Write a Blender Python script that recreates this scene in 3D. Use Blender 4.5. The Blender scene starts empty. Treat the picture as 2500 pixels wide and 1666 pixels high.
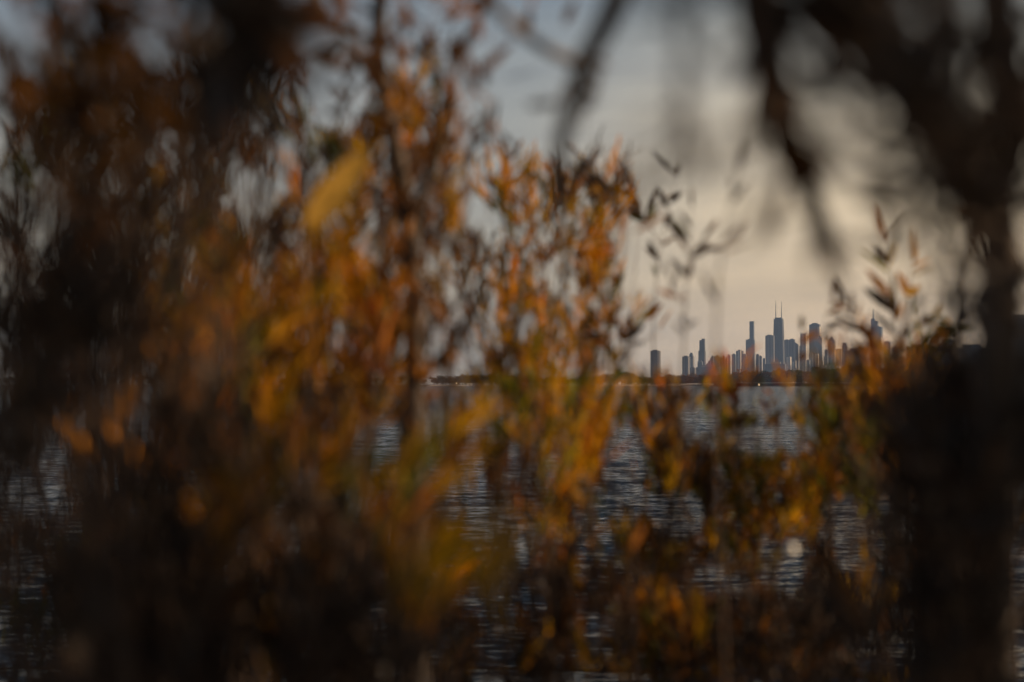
import bpy, math, random
import numpy as np
from mathutils import Vector, Matrix
R = math.radians
rng = np.random.default_rng(7)
random.seed(7)

# ------------------------------------------------------------------ camera
FPX = 3819.0                       # focal length in pixels of the 2500 px wide photograph
CAM_H = 3.0
PITCH = math.atan((938.7 - 833.0) / FPX)
cam_d = bpy.data.cameras.new("camera")
cam = bpy.data.objects.new("camera", cam_d)
bpy.context.scene.collection.objects.link(cam)
cam.location = (0, 0, CAM_H)
cam.rotation_euler = (math.pi / 2 + PITCH, 0, 0)
cam_d.sensor_width = 36.0
cam_d.lens = FPX / 2500.0 * 36.0
cam_d.clip_start = 0.05
cam_d.clip_end = 60000
cam_d.dof.use_dof = True
cam_d.dof.focus_distance = 6000.0
cam_d.dof.aperture_fstop = cam_d.lens / 26.0      # a 26 mm wide pupil
cam_d.dof.aperture_blades = 9
sc = bpy.context.scene
sc.camera = cam

# ------------------------------------------------------------------ light
SUN_EL, SUN_AZ = 18.0, 84.0        # degrees above the horizon, degrees to the right of the view
sd = Vector((math.sin(R(SUN_AZ)) * math.cos(R(SUN_EL)), math.cos(R(SUN_AZ)) * math.cos(R(SUN_EL)), math.sin(R(SUN_EL))))
sun_d = bpy.data.lights.new("sun", 'SUN')
sun_d.energy = 5.0
sun_d.angle = R(0.5)
sun_d.color = (1.0, 0.72, 0.45)
sun = bpy.data.objects.new("sun", sun_d)
sun.rotation_euler = sd.to_track_quat('Z', 'Y').to_euler()
sun.location = (20, 0, 20)
sc.collection.objects.link(sun)

world = bpy.data.worlds.new("World")
sc.world = world
world.use_nodes = True
wn, wl = world.node_tree.nodes, world.node_tree.links
wn.clear()
def wnode(t, **k):
    n = wn.new(t)
    for a, b in k.items(): setattr(n, a, b)
    return n
w_out = wnode('ShaderNodeOutputWorld')
w_bg = wnode('ShaderNodeBackground')
w_bg.inputs['Strength'].default_value = 0.10
sky = wnode('ShaderNodeTexSky', sky_type='NISHITA', sun_disc=False)
sky.sun_elevation = R(SUN_EL)
sky.sun_rotation = R(SUN_AZ)
sky.air_density = 1.2; sky.dust_density = 3.0; sky.ozone_density = 1.0
tc = wnode('ShaderNodeTexCoord')
mp = wnode('ShaderNodeMapping'); mp.inputs['Scale'].default_value = (2.2, 2.2, 14.0); mp.inputs['Location'].default_value = (0.35, 0.0, 0.2)
cn = wnode('ShaderNodeTexNoise'); cn.inputs['Scale'].default_value = 1.3; cn.inputs['Detail'].default_value = 6; cn.inputs['Roughness'].default_value = 0.52
cr = wnode('ShaderNodeValToRGB'); cr.color_ramp.elements[0].position = 0.36; cr.color_ramp.elements[1].position = 0.66
# thin high cloud veil: its colour goes from grey-blue overhead to warm near the horizon
sep = wnode('ShaderNodeSeparateXYZ')
vr = wnode('ShaderNodeValToRGB')
e = vr.color_ramp.elements
e[0].position = 0.0; e[0].color = (5.0, 3.95, 2.85, 1)
e[1].position = 0.45; e[1].color = (0.8, 1.1, 1.6, 1)
m1 = e.new(0.10); m1.color = (5.0, 4.3, 3.35, 1)
m2 = e.new(0.24); m2.color = (1.95, 2.15, 2.3, 1)
mixc = wnode('ShaderNodeMix', data_type='RGBA', blend_type='MIX')
shade = wnode('ShaderNodeMix', data_type='RGBA', blend_type='MULTIPLY')
shade.inputs[0].default_value = 1.0
cr2 = wnode('ShaderNodeValToRGB'); cr2.color_ramp.elements[0].position = 0.3; cr2.color_ramp.elements[0].color = (0.66, 0.67, 0.72, 1); cr2.color_ramp.elements[1].position = 0.7; cr2.color_ramp.elements[1].color = (1.12, 1.1, 1.06, 1)
wl.new(tc.outputs['Generated'], mp.inputs['Vector']); wl.new(mp.outputs[0], cn.inputs['Vector'])
wl.new(cn.outputs['Fac'], cr2.inputs[0])
wl.new(tc.outputs['Generated'], sep.inputs[0]); wl.new(sep.outputs['Z'], vr.inputs[0])
wl.new(vr.outputs[0], shade.inputs[6]); wl.new(cr2.outputs[0], shade.inputs[7])
mixc.inputs[0].default_value = 0.78
# brighter, warmer cloud low toward the sun's side of the sky
gl = wnode('ShaderNodeVectorMath', operation='DOT_PRODUCT'); gv = Vector((math.sin(R(16)), math.cos(R(16)), 0.09)).normalized(); gl.inputs[1].default_value = gv
nrm = wnode('ShaderNodeVectorMath', operation='NORMALIZE'); wl.new(tc.outputs['Generated'], nrm.inputs[0]); wl.new(nrm.outputs[0], gl.inputs[0])
gm = wnode('ShaderNodeMapRange', interpolation_type='SMOOTHSTEP'); gm.inputs['From Min'].default_value = 0.955; gm.inputs['From Max'].default_value = 1.0
wl.new(gl.outputs['Value'], gm.inputs[0])
gmix = wnode('ShaderNodeMix', data_type='RGBA', blend_type='MIX'); gmix.inputs[6].default_value = (0.92, 0.97, 1.03, 1); gmix.inputs[7].default_value = (1.62, 1.42, 1.16, 1)
wl.new(gm.outputs[0], gmix.inputs[0])
gsh = wnode('ShaderNodeMix', data_type='RGBA', blend_type='MULTIPLY'); gsh.inputs[0].default_value = 1.0
wl.new(shade.outputs[2], gsh.inputs[6]); wl.new(gmix.outputs[2], gsh.inputs[7])
wl.new(sky.outputs[0], mixc.inputs[6]); wl.new(gsh.outputs[2], mixc.inputs[7])
wl.new(mixc.outputs[2], w_bg.inputs['Color'])
wl.new(w_bg.outputs[0], w_out.inputs[0])

sc.view_settings.view_transform = 'Standard'
sc.view_settings.look = 'None'
sc.view_settings.exposure = 0.35
sc.view_settings.gamma = 1.0
sc.cycles.use_denoising = True
sc.cycles.max_bounces = 6
sc.cycles.transmission_bounces = 3
sc.cycles.glossy_bounces = 3
sc.cycles.diffuse_bounces = 3
sc.cycles.volume_bounces = 0
sc.cycles.sample_clamp_indirect = 4.0

# ------------------------------------------------------------------ helpers
C = sc.collection
HAZE = 0.000036
def at(x, y, d):
    """A point d metres ahead of the camera seen at (x, y) of the 2353 px wide view of the photograph."""
    sx, sy = x * 1.0625, y * 1.0625
    return px(sx, sy, d)
def px(sx, sy, d):
    cx, cy = (sx - 1250.0) / FPX, (833.0 - sy) / FPX
    c, s = math.cos(PITCH), math.sin(PITCH)
    dy, dz = c - cy * s, s + cy * c
    k = d / dy
    return Vector((cx * k, d, CAM_H + dz * k))
def project(P):
    """World points (n,3) -> view pixels of the 2353 px wide view."""
    c, s = math.cos(PITCH), math.sin(PITCH)
    z = P[:, 2] - CAM_H
    dep = P[:, 1] * c + z * s
    up = -P[:, 1] * s + z * c
    return (1250 + FPX * P[:, 0] / dep) / 1.0625, (833 - FPX * up / dep) / 1.0625

def mesh_obj(name, V, F, mat, parent=None, smooth=False, fmat=None):
    me = bpy.data.meshes.new(name)
    me.from_pydata([tuple(v) for v in V], [], [tuple(f) for f in F])
    for m in (mat if isinstance(mat, (list, tuple)) else [mat]): me.materials.append(m)
    if fmat is not None: me.polygons.foreach_set('material_index', list(fmat))
    if smooth: me.polygons.foreach_set('use_smooth', [True] * len(me.polygons))
    me.update()
    o = bpy.data.objects.new(name, me); C.objects.link(o)
    if parent: o.parent = parent
    return o
def tag(o, label=None, cat=None, group=None, kind=None):
    if label: o['label'] = label
    if cat: o['category'] = cat
    if group: o['group'] = group
    if kind: o['kind'] = kind
    return o
def empty(name, loc):
    o = bpy.data.objects.new(name, None); C.objects.link(o); o.location = loc; o.empty_display_size = 0.1
    return o
class MB:
    def __init__(s): s.V = []; s.F = []
    def add(s, V, F):
        b = len(s.V); s.V += [tuple(v) for v in V]; s.F += [tuple(i + b for i in f) for f in F]
    def box(s, x0, x1, y0, y1, z0, z1, tx=0, ty=0):
        # tx, ty draw in the top by that much on each side
        s.add([(x0,y0,z0),(x1,y0,z0),(x1,y1,z0),(x0,y1,z0),(x0+tx,y0+ty,z1),(x1-tx,y0+ty,z1),(x1-tx,y1-ty,z1),(x0+tx,y1-ty,z1)],
              [(0,3,2,1),(4,5,6,7),(0,1,5,4),(1,2,6,5),(2,3,7,6),(3,0,4,7)])
    def prism(s, pts, z0, z1, top=1.0):
        n = len(pts); cx = sum(p[0] for p in pts) / n; cy = sum(p[1] for p in pts) / n
        V = [(x, y, z0) for x, y in pts] + [(cx + (x-cx)*top, cy + (y-cy)*top, z1) for x, y in pts]
        F = [tuple(range(n-1, -1, -1)), tuple(range(n, 2*n))] + [(i, (i+1) % n, n + (i+1) % n, n + i) for i in range(n)]
        s.add(V, F)
    def tube(s, P, rad, n=6, cap=True):
        P = [Vector(p) for p in P]; m = len(P)
        if not hasattr(rad, '__len__'): rad = [rad] * m
        V = []; up = Vector((0.13, 0.27, 0.95))
        for i, p in enumerate(P):
            t = (P[min(i+1, m-1)] - P[max(i-1, 0)]).normalized()
            a = t.cross(up)
            if a.length < 1e-3: a = t.cross(Vector((1, 0, 0)))
            a.normalize(); b = t.cross(a)
            for k in range(n):
                q = 2 * math.pi * k / n
                V.append(p + (a * math.cos(q) + b * math.sin(q)) * rad[i])
        F = [(i*n+k, i*n+(k+1) % n, (i+1)*n+(k+1) % n, (i+1)*n+k) for i in range(m-1) for k in range(n)]
        if cap: F += [tuple(range(n-1, -1, -1)), tuple((m-1)*n+k for k in range(n))]
        s.add(V, F)
    def build(s, name, mat, parent=None, smooth=False):
        return mesh_obj(name, s.V, s.F, mat, parent, smooth)

def material(name):
    m = bpy.data.materials.new(name); m.use_nodes = True
    nt = m.node_tree
    return m, nt.nodes, nt.links, nt.nodes['Principled BSDF']

# ------------------------------------------------------------------ materials
def ramp(n, stops, interp='LINEAR'):
    r = n.new('ShaderNodeValToRGB'); r.color_ramp.interpolation = interp
    el = r.color_ramp.elements
    while len(el) > 1: el.remove(el[-1])
    el[0].position = stops[0][0]; el[0].color = (*stops[0][1], 1)
    for p, c in stops[1:]:
        x = el.new(p); x.color = (*c, 1)
    return r

def leaf_mat(name, cols, trans=0.58, rough=0.55):
    m, n, l, b = material(name)
    g = n.new('ShaderNodeNewGeometry')
    r = ramp(n, [(i / len(cols), c) for i, c in enumerate(cols)], 'CONSTANT')
    l.new(g.outputs['Random Per Island'], r.inputs[0])
    t = n.new('ShaderNodeTexNoise'); t.inputs['Scale'].default_value = 45; t.inputs['Detail'].default_value = 4
    tcn = n.new('ShaderNodeTexCoord'); l.new(tcn.outputs['Object'], t.inputs['Vector'])
    mr = n.new('ShaderNodeMapRange'); mr.inputs['From Min'].default_value = 0.3; mr.inputs['From Max'].default_value = 0.7
    mr.inputs['To Min'].default_value = 0.5; mr.inputs['To Max'].default_value = 1.2
    l.new(t.outputs['Fac'], mr.inputs[0])
    mu = n.new('ShaderNodeMix'); mu.data_type = 'RGBA'; mu.blend_type = 'MULTIPLY'; mu.inputs[0].default_value = 1
    l.new(r.outputs[0], mu.inputs[6]); l.new(mr.outputs[0], mu.inputs[7])
    l.new(mu.outputs[2], b.inputs['Base Color'])
    b.inputs['Roughness'].default_value = rough
    b.inputs['Specular IOR Level'].default_value = 0.12
    tr = n.new('ShaderNodeBsdfTranslucent'); l.new(mu.outputs[2], tr.inputs['Color'])
    mx = n.new('ShaderNodeMixShader'); mx.inputs[0].default_value = trans
    l.new(b.outputs[0], mx.inputs[1]); l.new(tr.outputs[0], mx.inputs[2])
    l.new(mx.outputs[0], n['Material Output'].inputs['Surface'])
    return m
LM = {
 'O': leaf_mat('orange_leaves', [(0.78,0.32,0.004), (0.70,0.30,0.004), (0.52,0.21,0.004), (0.78,0.40,0.008), (0.28,0.12,0.006), (0.72,0.22,0.004)]),
 'Y': leaf_mat('ochre_leaves', [(0.66,0.36,0.010), (0.50,0.28,0.008), (0.34,0.20,0.008), (0.68,0.30,0.008), (0.19,0.12,0.01)]),
 'L': leaf_mat('bright_leaf', [(0.88,0.50,0.09)], 0.4),
 'LO': leaf_mat('bright_orange_leaf', [(0.85,0.34,0.03)], 0.4),
 'R': leaf_mat('red_leaves', [(0.66,0.12,0.012), (0.50,0.10,0.012), (0.60,0.22,0.05), (0.28,0.06,0.01)]),
 'G': leaf_mat('olive_leaves', [(0.09,0.11,0.012), (0.15,0.15,0.012), (0.05,0.07,0.015), (0.26,0.24,0.015), (0.08,0.08,0.012)]),
 'B': leaf_mat('brown_leaves', [(0.13,0.055,0.016), (0.22,0.085,0.015), (0.09,0.04,0.016), (0.34,0.13,0.012), (0.065,0.036,0.02)]),
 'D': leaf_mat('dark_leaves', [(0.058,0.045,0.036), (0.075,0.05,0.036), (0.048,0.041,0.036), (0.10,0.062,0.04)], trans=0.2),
}
KEYS = list(LM)
def bark_mat(name, c1, c2):
    m, n, l, b = material(name)
    t = n.new('ShaderNodeTexNoise'); t.inputs['Scale'].default_value = 35; t.inputs['Detail'].default_value = 5
    mp = n.new('ShaderNodeMapping'); mp.inputs['Scale'].default_value = (1, 1, 0.25)
    tcn = n.new('ShaderNodeTexCoord'); l.new(tcn.outputs['Object'], mp.inputs[0]); l.new(mp.outputs[0], t.inputs['Vector'])
    r = ramp(n, [(0.3, c1), (0.7, c2)]); l.new(t.outputs['Fac'], r.inputs[0]); l.new(r.outputs[0], b.inputs['Base Color'])
    bp = n.new('ShaderNodeBump'); bp.inputs['Strength'].default_value = 0.6; bp.inputs['Distance'].default_value = 0.004
    l.new(t.outputs['Fac'], bp.inputs['Height']); l.new(bp.outputs[0], b.inputs['Normal'])
    b.inputs['Roughness'].default_value = 0.85
    return m
BARK = bark_mat('dark_bark', (0.045,0.035,0.028), (0.12,0.085,0.062))
TWIG = bark_mat('brown_stem', (0.04,0.024,0.016), (0.10,0.055,0.03))

# ------------------------------------------------------------------ water
def water_mat():
    m, n, l, b = material('lake_water')
    b.inputs['Base Color'].default_value = (0.008, 0.018, 0.026, 1)
    b.inputs['Roughness'].default_value = 0.06
    b.inputs['IOR'].default_value = 1.33
    tcn = n.new('ShaderNodeTexCoord')
    last = None
    # the tilt of the water surface: swell, waves and ripples, each a noise of slopes
    for k, (lx, ly, st) in enumerate(((7, 4, 0.30), (1.9, 1.1, 0.75), (0.7, 0.36, 1.1), (0.26, 0.14, 1.1))):
        mp = n.new('ShaderNodeMapping'); mp.inputs['Scale'].default_value = (1 / lx, 1 / ly, 1); mp.inputs['Rotation'].default_value = (0, 0, R((-7, 9, -4, 12)[k])); mp.inputs['Location'].default_value = (3.1 * k, 1.7 * k, 5.3 * k)
        t = n.new('ShaderNodeTexNoise'); t.inputs['Scale'].default_value = 1; t.inputs['Detail'].default_value = 1.5; t.inputs['Roughness'].default_value = 0.5; t.inputs['Distortion'].default_value = 0.5
        l.new(tcn.outputs['Object'], mp.inputs[0]); l.new(mp.outputs[0], t.inputs['Vector'])
        su = n.new('ShaderNodeVectorMath'); su.operation = 'SUBTRACT'; su.inputs[1].default_value = (0.5, 0.5, 0.5); l.new(t.outputs['Color'], su.inputs[0])
        mu = n.new('ShaderNodeVectorMath'); mu.operation = 'MULTIPLY'; mu.inputs[1].default_value = (st * 0.6, st, 0); l.new(su.outputs[0], mu.inputs[0])
        if last is None: last = mu.outputs[0]
        else:
            ad = n.new('ShaderNodeVectorMath'); ad.operation = 'ADD'; l.new(last, ad.inputs[0]); l.new(mu.outputs[0], ad.inputs[1]); last = ad.outputs[0]
    # wind patches: calmer and rougher stretches
    pt = n.new('ShaderNodeTexNoise'); pt.inputs['Scale'].default_value = 1; pt.inputs['Detail'].default_value = 2
    pm = n.new('ShaderNodeMapping'); pm.inputs['Scale'].default_value = (0.02, 0.045, 1); l.new(tcn.outputs['Object'], pm.inputs[0]); l.new(pm.outputs[0], pt.inputs['Vector'])
    pr = n.new('ShaderNodeMapRange'); pr.inputs['From Min'].default_value = 0.35; pr.inputs['From Max'].default_value = 0.65; pr.inputs['To Min'].default_value = 0.7; pr.inputs['To Max'].default_value = 1.15; l.new(pt.outputs['Fac'], pr.inputs[0])
    ps = n.new('ShaderNodeVectorMath'); ps.operation = 'SCALE'; l.new(last, ps.inputs[0]); l.new(pr.outputs[0], ps.inputs['Scale'])
    up = n.new('ShaderNodeVectorMath'); up.operation = 'ADD'; up.inputs[1].default_value = (0, -0.15, 1); l.new(ps.outputs[0], up.inputs[0])
    nz = n.new('ShaderNodeVectorMath'); nz.operation = 'NORMALIZE'; l.new(up.outputs[0], nz.inputs[0]); l.new(nz.outputs[0], b.inputs['Normal'])
    return m
ys = [-60, 5, 10, 20, 40, 80, 200, 600, 2000, 6000, 14000]
xs = [-9000, -2000, -300, -40, 0, 40, 300, 2000, 9000]
V = [(x, y, 0) for y in ys for x in xs]
F = [(j*len(xs)+i, j*len(xs)+i+1, (j+1)*len(xs)+i+1, (j+1)*len(xs)+i) for j in range(len(ys)-1) for i in range(len(xs)-1)]
tag(mesh_obj('water', V, F, water_mat()), kind='structure')

# near bank the shrubs root in
m, n, l, b = material('bank_soil')
t = n.new('ShaderNodeTexNoise'); t.inputs['Scale'].default_value = 6; t.inputs['Detail'].default_value = 8
r = ramp(n, [(0.3, (0.035,0.028,0.02)), (0.7, (0.10,0.08,0.05))]); l.new(t.outputs['Fac'], r.inputs[0]); l.new(r.outputs[0], b.inputs['Base Color'])
b.inputs['Roughness'].default_value = 0.95
def bank_z(x, y):
    z = 1.35 if y < 4.6 else 1.35 - 0.42 * (y - 4.6)
    return max(z, -0.6) + 0.05 * math.sin(1.7 * x + 0.6 * y) + 0.04 * math.sin(3.1 * y)
xs = np.linspace(-40, 40, 81); ys = np.linspace(-30, 10, 61)
V = [(x, y, bank_z(x, y)) for y in ys for x in xs]
F = [(j*81+i, j*81+i+1, (j+1)*81+i+1, (j+1)*81+i) for j in range(60) for i in range(80)]
tag(mesh_obj('bank', V, F, m, smooth=True), kind='structure')

# ------------------------------------------------------------------ far shore
m, n, l, b = material('shore_ground')
b.inputs['Base Color'].default_value = (0.06, 0.05, 0.035, 1); b.inputs['Roughness'].default_value = 0.95
SHORE = m
def land(name, poly, z0, z1, mat, kind='structure'):
    mb = MB(); mb.prism(poly, z0, z1); return tag(mb.build(name, mat), kind=kind)
def shx(s, d): return px(s, 939, d).x
D1 = 2500.0
land('far_shore', [(-2600, D1+10), (shx(1760, D1), D1+6), (2800, D1+40), (5000, 13500), (-3200, 13500)], -0.5, 1.0, SHORE)
m, n, l, b = material('pale_sand')
t = n.new('ShaderNodeTexNoise'); t.inputs['Scale'].default_value = 0.05; t.inputs['Detail'].default_value = 4
tcn = n.new('ShaderNodeTexCoord'); l.new(tcn.outputs['Object'], t.inputs['Vector'])
r = ramp(n, [(0.35, (0.30,0.23,0.17)), (0.6, (0.62,0.55,0.47))]); l.new(t.outputs['Fac'], r.inputs[0]); l.new(r.outputs[0], b.inputs['Base Color'])
b.inputs['Roughness'].default_value = 0.9
SAND = m
def beach(pts, D, name='beach'):
    # rows of (photo x, height in photo pixels): a thin strip of sand rising from the water's edge
    V = []; F = []
    for i, (s, h) in enumerate(pts):
        x = shx(s, D); zt = h / FPX * D
        V += [(x, D, -0.2), (x, D + 1.0, zt * 0.6), (x, D + 9, zt)]
    for i in range(len(pts) - 1):
        a = 3 * i; F += [(a, a+3, a+4, a+1), (a+1, a+4, a+5, a+2)]
    return tag(mesh_obj(name, V, F, SAND), kind='structure')
beach([(1040,0.6),(1065,3.6),(1110,3.4),(1150,1.6),(1300,1.4),(1345,3.2),(1400,2.8),(1440,1.4),(1500,2.2),(1530,4.2),(1552,3.2),(1580,3.6),(1660,5.4),(1700,7.6),(1735,6.6),(1752,4.8),(1757,0.4)], D1 - 12)

m, n, l, b = material('weathered_concrete')
t = n.new('ShaderNodeTexNoise'); t.inputs['Scale'].default_value = 0.4; t.inputs['Detail'].default_value = 6
r = ramp(n, [(0.3, (0.10,0.085,0.07)), (0.7, (0.24,0.21,0.18))]); l.new(t.outputs['Fac'], r.inputs[0]); l.new(r.outputs[0], b.inputs['Base Color'])
b.inputs['Roughness'].default_value = 0.85
CONC = m
m, n, l, b = material('wet_dark_stone')
b.inputs['Base Color'].default_value = (0.03, 0.026, 0.022, 1); b.inputs['Roughness'].default_value = 0.7
DARKSTONE = m
# pier / breakwater wall across the right half
D2 = 2200.0
w = empty('breakwater', (shx(1990, D2), D2, 0))
ox, oy = w.location.x, w.location.y
mb = MB(); mb.box(shx(1745, D2) - ox, shx(2520, D2) - ox, 0, 9, -0.6, 4.6); mb.build('wall', DARKSTONE, w)
mb = MB(); mb.box(shx(1790, D2) - ox, shx(2200, D2) - ox, -0.6, 9.4, 4.603, 5.2); mb.build('coping', SAND, w)
mb = MB()
for k in range(38):
    x = shx(1748 + k * 20.5, D2) - ox + random.uniform(-4, 4)
    mb = MB(); mb.box(x, x + random.uniform(6, 16), -random.uniform(2, 5), -0.2, -0.6, random.uniform(0.4, 2.2), 0.6, 0.3); mb.build('boulder', DARKSTONE, w)
tag(w, 'low dark breakwater wall with pale coping along the far right shore', 'breakwater')

m, n, l, b = material('lamp_and_glint_glow')  # glow of the lamps, also of the painted window glints
b.inputs['Base Color'].default_value = (1, 0.8, 0.5, 1); b.inputs['Emission Color'].default_value = (1.0, 0.62, 0.30, 1); b.inputs['Emission Strength'].default_value = 0.8
GLOW = m
m, n, l, b = material('white_paint'); b.inputs['Base Color'].default_value = (0.75, 0.70, 0.62, 1); b.inputs['Roughness'].default_value = 0.5
WHITE = m
m, n, l, b = material('dark_metal'); b.inputs['Base Color'].default_value = (0.04, 0.04, 0.045, 1); b.inputs['Roughness'].default_value = 0.5; b.inputs['Metallic'].default_value = 0.5
METAL = m
# navigation lamp on the breakwater
bx = shx(1852.8, D2 - 20)
be = empty('harbour_beacon', (bx, D2 - 20, 0))
mb = MB(); mb.prism([(1.5*math.cos(k*math.pi/4), 1.5*math.sin(k*math.pi/4)) for k in range(8)], -0.6, 1.1, 0.9); mb.build('base', DARKSTONE, be)
mb = MB(); mb.prism([(1.25*math.cos(k*math.pi/4), 1.25*math.sin(k*math.pi/4)) for k in range(8)], 1.103, 3.9, 0.9); mb.build('lantern', GLOW, be)
mb = MB(); mb.prism([(1.4*math.cos(k*math.pi/4), 1.4*math.sin(k*math.pi/4)) for k in range(8)], 3.903, 4.5, 0.35); mb.tube([(0,0,4.45),(0,0,12.5)], [0.28,0.16]); mb.build('mast', METAL, be)
tag(be, 'small glowing harbour lamp at the foot of the breakwater, below the skyline', 'beacon')

# small boathouses on the left shore
def cottage(s, w_, h_, rh, label, mat, D=D1 - 2, zb=1.0):
    o = empty('boathouse', (shx(s, D), D, zb)); k = D / FPX
    W, H, RH = w_ * k, h_ * k, rh * k
    mb = MB(); mb.box(-W/2, W/2, -4, 4, 0, H); mb.build('wall', WHITE, o)
    mb = MB(); mb.add([(-W/2-.6,-4.6,H+.003),(W/2+.6,-4.6,H+.003),(W/2+.6,4.6,H+.003),(-W/2-.6,4.6,H+.003),(-W/2-.6,0,H+RH),(W/2+.6,0,H+RH)],
                      [(0,3,2,1),(0,1,5,4),(2,3,4,5),(1,2,5),(3,0,4)]); mb.build('roof', mat, o)
    mb = MB(); mb.box(-0.9, 0.9, -4.08, -4.003, 0, H*0.7); mb.build('door', METAL, o)
    tag(o, label, 'building')
cottage(1147, 13, 2.2, 4.0, 'low white boathouse among the dark trees on the left far shore', SAND)
cottage(1188, 4.5, 3.2, 2.4, 'tiny pale hut right of the white boathouse on the left far shore', SAND)
cottage(1567, 7, 1.6, 2.0, 'small low white hut at the trees just left of the lone dark tower', SAND)
for s, hh, lab in ((1114.5, 7.5, 'short lit lamp post at the sandy left end of the far shore'), (1204, 8.5, 'thin lamp post right of the tiny pale hut on the far shore')):
    o = empty('shore_lamp', (shx(s, D1-6), D1-6, 0.2)); k = D1 / FPX
    mb = MB(); mb.tube([(0,0,0),(0,0,hh*k*0.7)], 0.35); mb.build('pole', METAL, o)
    mb = MB(); mb.prism([(0.95*math.cos(q*math.pi/3), 0.95*math.sin(q*math.pi/3)) for q in range(6)], hh*k*0.7+.003, hh*k*0.7+2.0, 0.7); mb.build('lantern', GLOW, o)
    tag(o, lab, 'lamp')

# ------------------------------------------------------------------ far trees
def crown_mat(name, cols):
    m, n, l, b = material(name)
    g = n.new('ShaderNodeNewGeometry')
    r = ramp(n, [(i / len(cols), c) for i, c in enumerate(cols)], 'CONSTANT'); l.new(g.outputs['Random Per Island'], r.inputs[0])
    l.new(r.outputs[0], b.inputs['Base Color']); b.inputs['Roughness'].default_value = 0.8; b.inputs['Specular IOR Level'].default_value = 0.1
    return m
CM = {'rust': crown_mat('rust_crown', [(0.12,0.045,0.02),(0.17,0.06,0.025),(0.09,0.04,0.02),(0.10,0.055,0.02)]),
      'olive': crown_mat('olive_crown', [(0.055,0.055,0.018),(0.08,0.07,0.02),(0.045,0.045,0.02),(0.12,0.085,0.02)]),
      'dark': crown_mat('dark_crown', [(0.030,0.030,0.018),(0.045,0.038,0.022),(0.025,0.027,0.018),(0.06,0.04,0.02)])}
def make_tree(mat, seed):
    g = np.random.default_rng(seed)
    root = empty('far_tree', (0, 0, 0))
    mb = MB(); mb.tube([(0,0,-0.5),(0.2,0,3),(0.1,0.2,7),(0.3,0,11)], [0.55,0.42,0.3,0.12])
    for k in range(6):
        a = g.uniform(0, 6.28); h = g.uniform(3, 7)
        mb.tube([(0.15,0,h),(math.cos(a)*2,math.sin(a)*2,h+1.6),(math.cos(a)*4,math.sin(a)*4,h+3.6)], [0.22,0.15,0.06], 5)
    mb.build('trunk', BARK, root)
    lobes = [(g.normal(0, 2.6), g.normal(0, 2.6), g.uniform(4.5, 12.5), g.uniform(2.0, 3.6)) for _ in range(13)]
    V = []; F = []
    for lx, ly, lz, lr in lobes:
        for _ in range(85):
            d = g.normal(size=3); d /= np.linalg.norm(d); p = np.array([lx, ly, lz]) + d * lr * g.uniform(0.55, 1.05) * np.array([1, 1, 0.8])
            u = g.normal(size=3); u /= np.linalg.norm(u); v = np.cross(u, g.normal(size=3)); v /= np.linalg.norm(v)
            s = g.uniform(0.35, 0.75); b0 = len(V)
            V += [p - u*s, p + v*s*0.7, p + u*s, p - v*s*0.7 + u*0.1]; F.append((b0, b0+1, b0+2, b0+3))
    mesh_obj('crown', V, F, mat, root)
    return root
protos = {k: [make_tree(CM[k], 10*i + j) for j in range(3)] for i, k in enumerate(CM)}
used = set()
LAB = {'rust': 'rust-brown autumn tree in the treeline on the far shore', 'olive': 'olive-yellow tree in the treeline on the far shore', 'dark': 'dark evergreen-looking tree in the treeline on the far shore'}
def place_tree(kind, s, top, D, wid=1.0):
    """s = photo x, top = photo y of the crown's top."""
    j = random.randrange(3); p = protos[kind][j]; key = (kind, j)
    if key in used:
        o = p.copy(); C.objects.link(o)
        for ch in p.children:
            c = ch.copy(); C.objects.link(c); c.parent = o
    else: o = p; used.add(key)
    h = (939 - top) / FPX * D + 3 - 1
    h *= random.uniform(1.02, 1.28); k = h / 14.5
    o.location = (shx(s, D), D, 0.9); o.scale = (k * wid, k * wid, k); o.rotation_euler = (0, 0, random.uniform(0, 6.28))
    tag(o, LAB[kind], 'tree', kind + ' trees on the far shore')
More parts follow.
